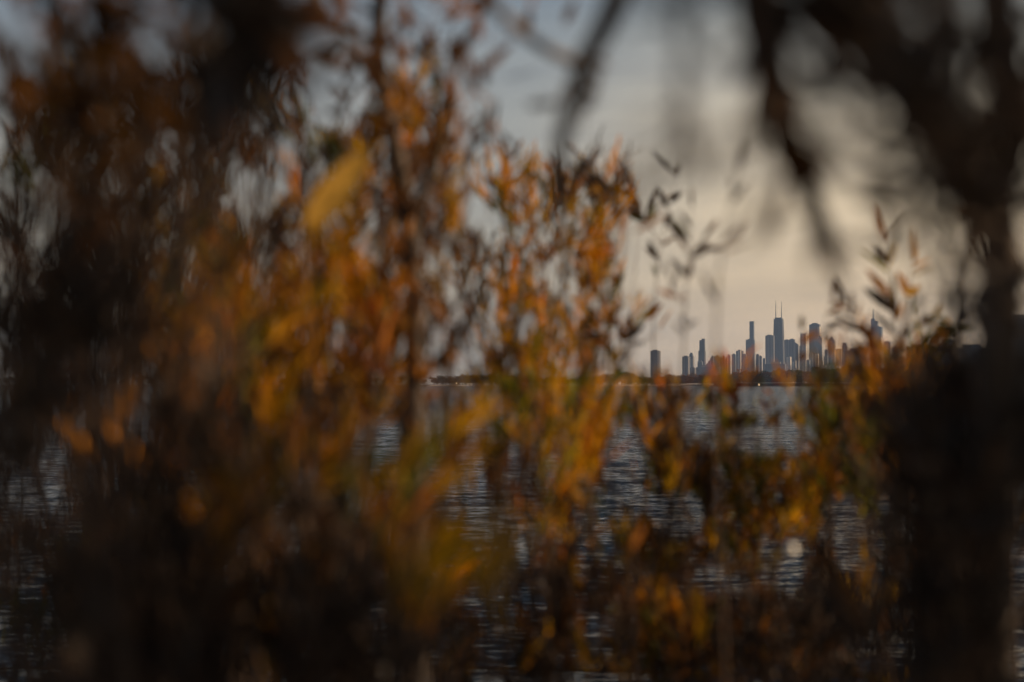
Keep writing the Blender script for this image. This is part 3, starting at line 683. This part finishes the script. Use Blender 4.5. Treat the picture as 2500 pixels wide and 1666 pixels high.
S = [
 # middle distance: the finer leaved ones
 ('autumn_shrub', 'rust and orange shrub filling the middle of the photo beside the thin dark stem', (1150, 4.2), [
    (1330,430,95,60,0,1.01,'B'),(1440,450,50,40,.1,0.90,'B'),(1370,560,75,80,0,0.90,'O'),(1290,560,60,60,.1,0.78,'B'),(1220,470,70,70,-.1,1.12,'O'),(1160,420,50,60,0,1.01,'O'),
    (1210,680,80,80,0,1.12,'O'),(1350,680,60,90,.1,0.78,'O'),(1160,800,70,70,0,1.12,'Y'),(1260,820,90,60,0,1.22,'O'),(1350,800,50,60,0,0.55,'G'),(1430,730,60,36,.1,0.61,'B'),(1110,640,50,80,.2,1.01,'B'),(1130,870,60,36,0,1.12,'G')]),
 ('autumn_shrub', 'orange and brown shrub whose top just reaches the right end of the skyline', (2040, 3.9), [
    (2010,850,50,36,0,.8,'B'),(2090,830,50,36,0,.8,'O'),(2150,800,40,40,.1,.5,'G'),(1940,860,40,30,0,.4,'O')]),
 ('autumn_shrub', 'olive and orange shrub over the water below the tallest tower', (1720, 4.3), [
    (1690,960,70,60,0,1.17,'G'),(1730,1050,80,60,.1,1.51,'G'),(1620,1060,60,50,0,0.95,'B'),(1690,880,22,22,0,1.91,'R'),(1790,920,20,40,.1,0.41,'R'),(1640,880,30,18,0,0.61,'O'),(1690,1160,90,60,0,1.17,'M'),(1780,1180,50,60,0,1.33,'M'),(1700,1270,80,50,0,0.85,'M')]),
 ('autumn_shrub', 'green and ochre shrub over the water left of the near black trunk', (1930, 4.0), [
    (1890,930,50,70,0,1.34,'G'),(1950,1010,60,70,0,1.34,'G'),(1880,1080,60,80,.1,1.34,'Y'),(1990,910,50,60,0,1.34,'B'),(1850,1170,60,60,0,1.17,'Y'),(1950,1130,70,60,0,1.34,'G'),(1880,1320,70,60,0,0.85,'B'),(2040,1060,70,90,0,1.51,'B'),(2040,940,70,60,0,1.51,'B'),(2060,870,50,40,0,1.34,'O')]),
 ('autumn_shrub', 'brown and orange loose shrub over the water in front of the lone dark tower', (1500, 4.1), [
    (1545,960,50,70,0,1.64,'B'),(1530,1070,60,60,.1,1.53,'B'),(1450,930,60,40,0,0.76,'G'),(1580,1130,60,70,0,1.17,'M'),(1490,1160,50,60,0,0.95,'M'),(1460,1260,60,70,0,1.17,'O'),(1550,1280,70,60,0,0.95,'M'),(1370,960,60,60,0,1.53,'Y'),(1600,1230,60,50,0,0.76,'B'),(1530,1400,80,70,0,1.53,'B')]),
 ('autumn_shrub', 'brown low shrub along the bottom right over dark water', (1750, 3.6), [
    (1620,1440,80,60,0,1.04,'M'),(1740,1420,90,60,0,1.04,'B'),(1850,1440,90,70,0,1.28,'D'),(1700,1520,130,50,0,1.28,'B'),(1560,1510,70,60,0,1.04,'M'),(1870,1530,100,50,0,1.54,'D'),(1960,1400,70,60,0,0.89,'B'),(1450,1490,80,70,0,1.04,'M')]),
 # orange mass centre right below the horizon
 ('autumn_shrub', 'bright orange shrub glowing in the middle of the photo below the far shore', (1280, 3.3), [
    (1340,1020,55,80,0,0.78,'O'),(1300,1110,60,80,0,0.78,'O'),(1240,1000,60,90,.1,0.78,'Y'),(1180,950,70,70,0,0.86,'G'),(1270,1210,80,80,0,0.86,'O'),(1180,1100,60,80,0,0.78,'B'),(1060,960,50,60,0,0.71,'Y'),(1080,1060,60,70,0,0.64,'G'),(1010,1060,22,90,0,0.64,'R'),(1330,900,60,50,0,0.57,'Y'),(1240,900,60,40,0,0.64,'G')]),
 ('autumn_shrub', 'dark stemmed shrub low in the middle of the photo with brown leaves', (1200, 3.4), [
    (1300,1340,70,70,0,1.1,'B'),(1330,1450,80,70,0,1.0,'D'),(1230,1500,80,60,0,1.0,'B'),(1100,1330,70,70,0,1.0,'B'),(1020,1240,70,60,0,1.2,'B'),(1040,1480,80,80,0,1.2,'B'),(1400,1370,60,70,0,.8,'B')]),
 # orange masses left of centre
 ('autumn_shrub', 'ochre and orange shrub left of the thin dark stem, at horizon height', (760, 2.9), [
    (830,640,90,90,0,0.89,'O'),(740,720,100,90,.1,0.89,'O'),(840,800,80,70,0,0.89,'R'),(700,850,90,60,0,0.89,'Y'),(820,900,90,60,0,0.89,'O'),(730,990,110,80,0,0.82,'B'),(880,720,60,80,0,0.82,'O'),(640,780,70,70,0,0.82,'Y')]),
 ('autumn_shrub', 'deep ochre shrub in the middle of the left half', (520, 2.45), [
    (450,620,100,70,0,0.97,'O'),(380,560,70,60,0,0.82,'O'),(560,690,110,90,0,1.04,'Y'),(420,740,90,70,0,0.97,'O'),(500,820,110,70,0,0.97,'Y'),(420,900,110,70,0,0.89,'B'),(560,940,100,70,0,0.89,'Y'),(600,860,80,60,.1,0.89,'O'),(360,820,60,80,0,0.82,'B')]),
 ('autumn_shrub', 'olive and brown shrub reaching up behind the large yellow leaf', (860, 3.0), [
    (800,330,90,60,.0,0.62,'G'),(700,330,60,60,0,0.56,'G'),(880,430,80,90,0,0.74,'B'),(950,270,80,110,0,0.68,'B'),(1000,420,70,90,0,0.74,'B'),(1040,330,60,90,.1,0.56,'B'),(960,200,50,70,0,0.50,'Y'),(650,470,80,60,0,0.68,'B'),(760,520,90,60,0,0.74,'O'),(640,560,80,50,0,0.81,'D'),(1010,560,70,90,0,0.68,'B'),(1040,700,50,90,0,0.62,'B'),(900,540,60,80,0,0.74,'B')]),
 # left, darker
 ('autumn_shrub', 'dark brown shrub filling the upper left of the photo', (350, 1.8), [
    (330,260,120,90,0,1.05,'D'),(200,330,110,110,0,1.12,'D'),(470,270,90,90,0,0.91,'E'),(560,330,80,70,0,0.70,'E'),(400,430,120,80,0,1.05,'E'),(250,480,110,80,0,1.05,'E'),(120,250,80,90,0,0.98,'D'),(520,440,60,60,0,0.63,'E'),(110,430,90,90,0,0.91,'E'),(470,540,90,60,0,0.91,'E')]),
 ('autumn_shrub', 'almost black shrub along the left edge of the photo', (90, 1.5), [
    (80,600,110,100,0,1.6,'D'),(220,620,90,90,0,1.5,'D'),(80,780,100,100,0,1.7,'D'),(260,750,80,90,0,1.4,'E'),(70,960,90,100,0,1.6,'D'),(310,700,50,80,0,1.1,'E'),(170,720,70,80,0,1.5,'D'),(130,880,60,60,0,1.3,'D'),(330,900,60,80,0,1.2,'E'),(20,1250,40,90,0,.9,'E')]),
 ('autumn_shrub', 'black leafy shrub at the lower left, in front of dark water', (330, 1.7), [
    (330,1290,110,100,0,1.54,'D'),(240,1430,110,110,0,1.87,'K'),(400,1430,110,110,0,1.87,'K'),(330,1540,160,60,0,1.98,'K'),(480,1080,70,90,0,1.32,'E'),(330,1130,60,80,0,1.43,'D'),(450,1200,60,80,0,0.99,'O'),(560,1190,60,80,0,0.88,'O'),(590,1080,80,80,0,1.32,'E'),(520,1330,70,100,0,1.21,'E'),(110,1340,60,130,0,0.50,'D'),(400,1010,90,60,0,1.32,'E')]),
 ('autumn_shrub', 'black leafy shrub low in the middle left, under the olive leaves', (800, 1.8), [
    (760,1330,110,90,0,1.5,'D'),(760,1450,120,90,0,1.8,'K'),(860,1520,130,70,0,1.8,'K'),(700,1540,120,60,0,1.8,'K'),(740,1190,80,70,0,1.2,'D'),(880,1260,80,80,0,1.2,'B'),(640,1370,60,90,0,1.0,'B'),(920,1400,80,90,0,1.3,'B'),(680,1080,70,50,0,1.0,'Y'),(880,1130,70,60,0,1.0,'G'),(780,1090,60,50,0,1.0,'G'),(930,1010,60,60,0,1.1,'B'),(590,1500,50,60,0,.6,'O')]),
 # right, darkest
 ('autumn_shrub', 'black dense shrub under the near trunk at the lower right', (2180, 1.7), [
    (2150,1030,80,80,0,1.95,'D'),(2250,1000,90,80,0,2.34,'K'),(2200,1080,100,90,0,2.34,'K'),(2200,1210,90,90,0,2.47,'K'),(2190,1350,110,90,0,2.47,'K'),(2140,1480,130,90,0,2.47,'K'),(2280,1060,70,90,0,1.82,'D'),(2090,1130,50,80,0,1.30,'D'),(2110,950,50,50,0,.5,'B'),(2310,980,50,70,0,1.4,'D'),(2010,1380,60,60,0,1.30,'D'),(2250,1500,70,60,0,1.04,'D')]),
 ('autumn_shrub', 'tall brown shrub standing behind the other shrubs in the left third', (350, 3.4), [
    (x + (40 if (y // 130) % 2 else 0), y, 90, 80, .2, .4, 'EDBGDEBE'[(x // 150 + y // 130) % 8]) for x in range(20, 900, 150) for y in range(260, 1580, 130)]),
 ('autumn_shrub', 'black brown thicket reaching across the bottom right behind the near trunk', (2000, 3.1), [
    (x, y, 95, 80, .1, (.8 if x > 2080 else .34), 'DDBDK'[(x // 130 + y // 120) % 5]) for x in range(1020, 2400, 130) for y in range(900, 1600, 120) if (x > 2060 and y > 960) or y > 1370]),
 ('autumn_shrub', 'fine stemmed olive and brown shrub veiling the water right of the centre', (1720, 4.7), [
    (x + (45 if (y // 110) % 2 else 0), y, 75, 65, .1, .26, 'MBGDMGBD'[(x // 110 + 3 * (y // 110)) % 8]) for x in range(1400, 2080, 110) for y in range(960, 1560, 110)]),
 ('autumn_shrub', 'brown leafy sprigs at the right edge beside the near trunk', (2330, 2.9), [
    (2290,600,50,70,0,.5,'B'),(2320,480,40,60,0,.3,'B'),(2320,780,40,60,0,.4,'D')]),
]
for i, (nm, lab, root, cl) in enumerate(S):
    _, n = shrub(nm, lab, root, cl, 'shrub', GR, seed=i, sparse=('sprig' in lab), stem_r=0.0030 if root[1] > 3.7 else 0.0045)
    tot += n
print('leaves', tot)

# ------------------------------------------------------------------ near trees and stems
def limb(mb, pts, r0, r1, base, n=10, jit=0.0):
    """pts = (view x, view y, depth)."""
    W = [at(*p) for p in pts]
    out = []
    for i in range(len(W) - 1):
        for t in np.linspace(0, 1, 6)[:-1]:
            a = W[max(i-1, 0)]; b_ = W[i]; c = W[i+1]; d = W[min(i+2, len(W)-1)]
            out.append(0.5 * ((2*b_) + (c - a) * t + (2*a - 5*b_ + 4*c - d) * t*t + (-a + 3*b_ - 3*c + d) * t**3))
    out.append(W[-1])
    m_ = len(out)
    mb.tube([p - base for p in out], [r0 + (r1 - r0) * i / (m_ - 1) for i in range(m_)], n)
def leaves_along(pts, n, L, Wd, pal, spread, parent, base, seed, name='foliage', wild=.6):
    g = np.random.default_rng(seed)
    W = [np.array(at(*p)) for p in pts]
    P = []; T = []
    for _ in range(n):
        i = int(g.integers(len(W)-1)); t = g.uniform(); d = unit(W[i+1] - W[i])
        P.append(W[i]*(1-t) + W[i+1]*t + g.normal(0, spread, 3)); T.append(unit(d + g.normal(0, wild, 3)))
    P = np.array(P); T = np.array(T); N = unit(np.cross(T, g.normal(size=(n, 3))))
    X = lanceolate(P, T, N, L * g.uniform(.7, 1.3, n), Wd * g.uniform(.7, 1.3, n), g.normal(0, .2, n), .25) - np.array(base)
    F_ = (np.array(LF)[None] + (np.arange(n) * 15)[:, None, None]).reshape(-1, 4)
    return mesh_obj(name, X.reshape(-1, 3), F_, LM[pal], parent, True)

def sprig(label, d, stems, pal, seed):
    """stems: (points in view pixels from base to tip, leaf length px, half width px, leaves, palette)."""
    g = np.random.default_rng(seed)
    k = d / 3594.0
    x0, y0 = stems[0][0][0]
    a = at(x0, y0, d); base = Vector((a.x, a.y, bank_z(a.x, a.y) - .02))
    o = empty('leafy_sprig', base)
    mb = MB(); mb.tube([Vector((0,0,0)), (a - base) * .5 + Vector((.03, .02, 0)), a - base], [.004, .003, .0022], 5)
    out = {}
    for pts, L, W, n, pl in stems:
        P3 = [at(x, y, d + g.normal(0, .02)) for x, y in pts]
        mb.tube([p - base for p in P3], [.0022 * (1 - .7 * i / (len(P3) - 1)) for i in range(len(P3))], 5)
        seg = [(P3[i+1] - P3[i]).length for i in range(len(P3)-1)]; tot_ = sum(seg)
        for q in range(n):
            t = min(1, max(.2, 0.32 + 0.68 * q / max(1, n - 1) + g.normal(0, .05))) * tot_; i = 0
            while i < len(seg) - 1 and t > seg[i]: t -= seg[i]; i += 1
            dirv = np.array((P3[i+1] - P3[i]).normalized()); p = np.array(P3[i].lerp(P3[i+1], min(1, t / seg[i])))
            sd_ = 1 if g.uniform() < .5 else -1
            if q == n - 1: ang = 0.1
            else: ang = sd_ * g.uniform(.15, 1.05)
            side = np.cross(dirv, [0, 1, 0]); side /= np.linalg.norm(side)
            T = unit(dirv * math.cos(ang) + side * math.sin(ang) + np.array([0, g.normal(0, .35), 0]))
            N = unit(np.cross(T, np.cross(np.array([g.normal(0, .4), -1, g.normal(0, .3)]), T)))
            ch = MIX[pl][int(g.integers(len(MIX[pl])))]
            out.setdefault(ch, []).append(lanceolate(p[None], T[None], N[None], np.array([L * k * g.uniform(.5, 1.25)]), np.array([W * k * g.uniform(.55, 1.2)]), np.array([g.normal(0, .25)]), .2)[0])
    mb.build('stems', TWIG, o)
    keys = list(out); X = np.concatenate([np.array(out[c]) for c in keys]); fm = sum([[i] * (8 * len(out[c])) for i, c in enumerate(keys)], [])
    F_ = (np.array(LF)[None] + (np.arange(len(X)) * 15)[:, None, None]).reshape(-1, 4)
    mesh_obj('foliage', X.reshape(-1, 3) - np.array(base), F_, [LM[c] for c in keys], o, True, fm)
    tag(o, label, 'sprig')
MIX['N'] = 'BBDDBG'; MIX['P'] = 'OBYBDG'
sprig('thin grey-brown leafy sprig rising alone against the sky left of the skyline', 3.3, [
    ([(1562,930),(1572,780),(1576,660),(1584,560),(1590,470)], 72, 7, 12, 'N'), ([(1574,700),(1560,690),(1540,640)], 45, 6, 5, 'N'), ([(1578,620),(1610,560),(1625,540)], 60, 6, 5, 'N')], 'N', 201)
sprig('orange and ochre leafy sprig rising above the right end of the skyline', 3.7, [
    ([(2075,930),(2066,800),(2052,700),(2040,620),(2032,560)], 82, 8.5, 17, 'P'), ([(2062,780),(2100,750),(2150,735),(2180,750)], 62, 8, 12, 'G'), ([(2045,860),(2010,800),(1970,740),(1940,690)], 70, 8, 12, 'N'),
    ([(2058,740),(2090,650),(2100,600)], 66, 8, 6, 'O'), ([(2066,800),(2110,790),(2160,790)], 55, 8, 9, 'P'), ([(2030,860),(2000,810),(1985,770)], 60, 9, 7, 'R')], 'P', 202)
sprig('dark brown leafy sprig tip leaning right, above the shore left of the lone dark tower', 3.9, [
    ([(1400,930),(1420,820),(1445,760),(1480,735)], 60, 9, 12, 'N'), ([(1420,820),(1380,770),(1370,740)], 60, 8, 8, 'P')], 'N', 203)
sprig('brown sprig with upright leaves against the grey sky above the rust shrub', 4.3, [
    ([(1500,760),(1510,620),(1530,500),(1555,400)], 70, 7, 9, 'N'), ([(1515,560),(1480,500),(1460,440)], 70, 8, 10, 'N')], 'N', 204)
sprig('very blurred brown sprig in the pale sky between the two hanging branches', 2.2, [
    ([(1640,860),(1650,640),(1670,500),(1700,380)], 90, 8, 7, 'N')], 'N', 205)
sprig('short orange sprig poking up just in front of the skyline towers', 4.0, [
    ([(1690,980),(1688,930),(1684,880)], 40, 8, 7, 'R'), ([(1760,980),(1770,920),(1782,870)], 36, 6, 6, 'R')], 'R', 206)
sprig('small brown sprig at the left foot of the orange and ochre sprig', 3.9, [
    ([(1900,930),(1898,800),(1895,740),(1910,690)], 48, 7, 10, 'N'), ([(1840,930),(1835,830),(1842,760)], 45, 6, 7, 'P')], 'N', 207)

# near tree at the right
b0 = at(2290, 1800, 1.7); b0.z = bank_z(b0.x, b0.y) - 0.05
t = empty('near_tree', b0)
mb = MB(); limb(mb, [(2300,2300,1.72),(2290,1700,1.7),(2282,1250,1.6),(2295,850,1.5),(2300,600,1.45),(2275,420,1.45)], 0.024, 0.019, b0); mb.build('trunk', BARK, t, True)
mb = MB(); limb(mb, [(2262,470,1.45),(2190,330,1.15),(2080,190,.9),(1960,50,.72),(1890,-80,.65)], 0.022, 0.012, b0); mb.build('limb', BARK, t, True)
mb = MB(); limb(mb, [(2268,450,1.65),(2330,300,1.5),(2300,120,1.35),(2280,-80,1.2)], 0.02, 0.014, b0); mb.build('limb', BARK, t, True)
mb = MB(); limb(mb, [(2190,1500,1.9),(2180,1100,1.9),(2185,900,1.95),(2208,700,2.0),(2222,570,2.0),(2290,480,2.0),(2380,450,1.9)], 0.012, 0.006, b0); mb.build('side_stem', BARK, t, True)
mb = MB(); limb(mb, [(2080,190,1.25),(2150,120,1.1),(2170,0,1.0),(2160,-90,0.9)], 0.012, 0.009, b0); mb.build('limb', BARK, t, True)
leaves_along([(2280,560,1.2),(2230,420,1.0),(2120,240,.8),(1990,60,.68),(1900,-60,.62)], 370, .065, .0036, 'D', .030, t, b0, 51, 'foliage', .25)
leaves_along([(2330,-40,.8),(2330,120,.8),(2300,300,.9),(2230,200,.8)], 170, .065, .0036, 'D', .040, t, b0, 52, 'foliage', .25)
leaves_along([(2330,620,1.6),(2330,900,1.6),(2290,1200,1.6)], 120, .05, .006, 'D', .05, t, b0, 53)
tag(t, 'near black tree trunk at the right edge with a thick limb arching up left', 'tree')

# stem hanging from the top, right of centre (blurred brown curve)
b0 = at(1790, -260, 1.2)
t = empty('hanging_branch', b0)
mb = MB(); limb(mb, [(1700,-300,1.1),(1740,0,1.1),(1780,200,1.12),(1815,350,1.15),(1860,450,1.2),(1920,600,1.25)], 0.017, 0.007, b0); mb.build('branch', TWIG, t, True)
leaves_along([(1735,-40,1.0),(1780,200,1.0),(1815,380,1.05)], 26, .05, .006, 'B', .008, t, b0, 61)
leaves_along([(1850,430,1.1),(1920,560,1.15)], 8, .045, .005, 'B', .008, t, b0, 62, 'tip_foliage')
tag(t, 'blurred brown branch hanging from the top edge toward the skyline', 'branch')
b0 = at(1480, -260, 1.6)
t = empty('hanging_branch', b0)
mb = MB(); limb(mb, [(1470,-200,1.25),(1415,0,1.25),(1340,160,1.3),(1290,330,1.35),(1270,520,1.4)], 0.013, 0.005, b0); mb.build('branch', BARK, t, True)
mb = MB(); limb(mb, [(1345,150,1.65),(1250,110,1.6),(1130,10,1.5),(1060,-90,1.5)], 0.006, 0.005, b0); mb.build('side_branch', BARK, t, True)
leaves_along([(1415,0,1.5),(1340,160,1.55),(1290,330,1.6)], 12, .045, .005, 'B', .01, t, b0, 63)
tag(t, 'blurred grey-brown branch slanting down from the top edge, left of centre sky', 'branch')
b0 = at(1560, -260, .8)
t = empty('hanging_branch', b0)
mb = MB(); limb(mb, [(1580,-260,.75),(1575,0,.75),(1560,250,.8),(1540,420,.85)], 0.0035, 0.002, b0); mb.build('branch', TWIG, t, True)
leaves_along([(1570,100,.8),(1550,300,.8),(1530,350,.8)], 9, .05, .004, 'B', .012, t, b0, 64)
tag(t, 'faint strongly blurred twig hanging in the pale sky at the top centre right', 'branch')
# thin dark tree in the middle left
b0 = at(950, 1800, 2.6); b0.z = bank_z(b0.x, b0.y) - 0.05
t = empty('thin_tree', b0)
mb = MB(); limb(mb, [(960,2200,2.6),(955,1300,2.6),(950,1000,2.6),(955,760,2.6),(940,520,2.55),(900,300,2.4),(870,120,2.2),(880,-100,2.0)], 0.022, 0.010, b0); mb.build('trunk', BARK, t, True)
mb = MB(); limb(mb, [(955,880,2.6),(1030,800,2.5),(1110,660,2.4),(1100,520,2.4)], 0.01, 0.004, b0); mb.build('limb', BARK, t, True)
mb = MB(); limb(mb, [(940,520,2.55),(1010,330,2.4),(1050,150,2.2),(1150,-60,2.0)], 0.009, 0.005, b0); mb.build('limb', BARK, t, True)
mb = MB(); limb(mb, [(905,320,2.4),(860,180,2.2),(760,60,2.0),(700,-90,1.8)], 0.009, 0.006, b0); mb.build('limb', BARK, t, True)
leaves_along([(950,1000,2.5),(955,760,2.5),(940,520,2.5),(900,300,2.3),(870,120,2.1),(880,-40,2)], 260, .05, .006, 'B', .05, t, b0, 71)
leaves_along([(1010,330,2.3),(1050,150,2.1),(1130,-40,2.0)], 60, .05, .006, 'B', .04, t, b0, 72)
tag(t, 'thin dark upright tree with forking limbs, left of the centre', 'tree')
# boughs hanging in from the upper left
b0 = at(400, -300, 1.0)
t = empty('hanging_bough', b0)
for k, P in enumerate([[(560,-260,.9),(555,0,.9),(560,110,.9)],[(660,-260,1.0),(650,0,1.0),(620,110,1.0)],[(430,-260,1.1),(425,20,1.1),(420,150,1.1)],[(320,-260,1.2),(310,0,1.2),(300,120,1.2)]]):
    mb = MB(); limb(mb, P, .006, .003, b0); mb.build('branch', BARK, t, True)
leaves_along([(530,-60,.9),(560,30,.9),(590,110,.95)], 85, .045, .007, 'D', .018, t, b0, 81)
leaves_along([(420,0,1.1),(420,130,1.1),(300,160,1.2)], 60, .045, .005, 'B', .03, t, b0, 82)
leaves_along([(680,-20,1.0),(660,80,1.0)], 26, .045, .006, 'B', .016, t, b0, 83)
tag(t, 'very blurred dark leafy bough hanging in at the top left', 'branch')
b0 = at(40, -300, 1.2)
t = empty('hanging_bough', b0)
mb = MB(); limb(mb, [(60,-260,1.2),(120,0,1.2),(180,160,1.2),(230,300,1.3)], .01, .006, b0); mb.build('branch', BARK, t, True)
leaves_along([(60,0,1.2),(150,100,1.2),(230,300,1.3)], 150, .05, .006, 'B', .06, t, b0, 84)
tag(t, 'black blurred bough in the top left corner of the photo', 'branch')

# single big near leaves, each on its own stalk
def near_leaf(x0, y0, x1, y1, d, wid, pal, label, bend=0.1, stalk=None):
    a, b_ = at(x0, y0, d), at(x1, y1, d)
    o = empty('large_leaf', a)
    g = np.random.default_rng(int(x0 + y0))
    T = unit(np.array(b_ - a))[None]; L = np.array([(b_ - a).length])
    N = unit(np.array([[0.9, -0.65, 0.3]])); N = unit(N - (N * T).sum() * T)
    X = lanceolate(np.zeros((1, 3)), T, N, L, np.array([wid / 2]), np.array([bend]), .2)
    mesh_obj('blade', X.reshape(-1, 3), LF, LM[pal], o, True)
    mb = MB(); s0 = Vector((a.x + random.uniform(-.05, .05), a.y + .02, bank_z(a.x, a.y)))
    mb.tube([s0 - a, s0.lerp(a, .5) - a + Vector((.02, 0, 0)), Vector((0, 0, 0))], [.0016, .0012, .0008], 5); mb.build('stalk', TWIG, o)
    tag(o, label, 'leaf')
near_leaf(700,525,845,325,2.0,.050,'L','large bright ochre leaf slanting up to the right, in the upper left half')
near_leaf(1000,1330,1180,1190,.55,.014,'O','very blurred ochre leaf floating low in the middle of the photo')
near_leaf(950,1380,1050,1200,.55,.014,'O','very blurred olive-ochre leaf just left of the low middle ochre leaf')
near_leaf(215,1075,120,960,1.95,.030,'LO','blurred orange leaf slanting at the far left, below the horizon')
near_leaf(250,980,320,870,1.95,.032,'LO','upper of two blurred orange leaves meeting in a bend at the left')
near_leaf(250,980,330,1090,1.95,.030,'LO','lower of two blurred orange leaves meeting in a bend at the left')
near_leaf(1450,1265,1480,1195,2.4,.016,'R','small red-orange leaf over the water right of the middle')
near_leaf(1455,535,1535,485,2.8,.012,'R','pinkish red leaf pointing right against the sky')
near_leaf(1765,1290,1812,1262,2.5,.014,'O','pale orange leaf beside the bright round glint over the water')
near_leaf(690,80,760,10,1.0,.018,'R','blurred pale red leaf at the top edge left of the middle')
near_leaf(1110,1290,1160,1470,1.2,.008,'O','thin rust leaf slanting down low in the middle')

# pale ball on a stalk, standing in for a bright round glint
p = at(1817, 1264, 2.5)
o = empty('glint_ball', p)
V = []; F = []
for i in range(9):
    th = math.pi * i / 8
    for k in range(14):
        ph = 2 * math.pi * k / 14; rr = .0095 * (1 + .12 * math.sin(5 * ph + i))
        V.append((rr*math.sin(th)*math.cos(ph), rr*math.sin(th)*math.sin(ph), rr*math.cos(th)))
F = [(i*14+k, i*14+(k+1) % 14, (i+1)*14+(k+1) % 14, (i+1)*14+k) for i in range(8) for k in range(14)]
m, n, l, b = material('pale_glint'); b.inputs['Base Color'].default_value = (0.92, 0.87, 0.76, 1); b.inputs['Roughness'].default_value = 0.6  # near-white colour imitates a bright glint
mesh_obj('head', V, F, m, o, True)
mb = MB(); gz = bank_z(p.x, p.y); mb.tube([Vector((.03, .02, gz - p.z)), Vector((.02, .01, (gz - p.z) * .5)), Vector((0, 0, -.0085))], [.0018, .0014, .0009], 5); mb.build('stalk', TWIG, o)
tag(o, 'small pale ball in place of a round glint over the water at the lower right', 'seed head')

# dark cable low over the water
mb = MB()
mb.tube([px(-300,1640,15), px(0,1632,15), px(600,1624,15), px(1250,1632,15), px(1700,1642,15), px(2100,1650,15), px(2800,1660,15)], 0.016, 6)
tag(mb.build('cable', METAL), 'thin dark cable running low across the water along the bottom edge', 'cable')

# ------------------------------------------------------------------ air
m = bpy.data.materials.new('air'); m.use_nodes = True; m.node_tree.nodes.clear()
n, l = m.node_tree.nodes, m.node_tree.links
vo = n.new('ShaderNodeVolumePrincipled'); vo.inputs['Color'].default_value = (0.42, 0.62, 1.0, 1); vo.inputs['Density'].default_value = HAZE; vo.inputs['Anisotropy'].default_value = 0.0
l.new(vo.outputs[0], n.new('ShaderNodeOutputMaterial').inputs['Volume'])
mb = MB(); mb.box(-9300, 9300, -300, 14300, -2.5, 520)
tag(mb.build('haze', m), kind='stuff')
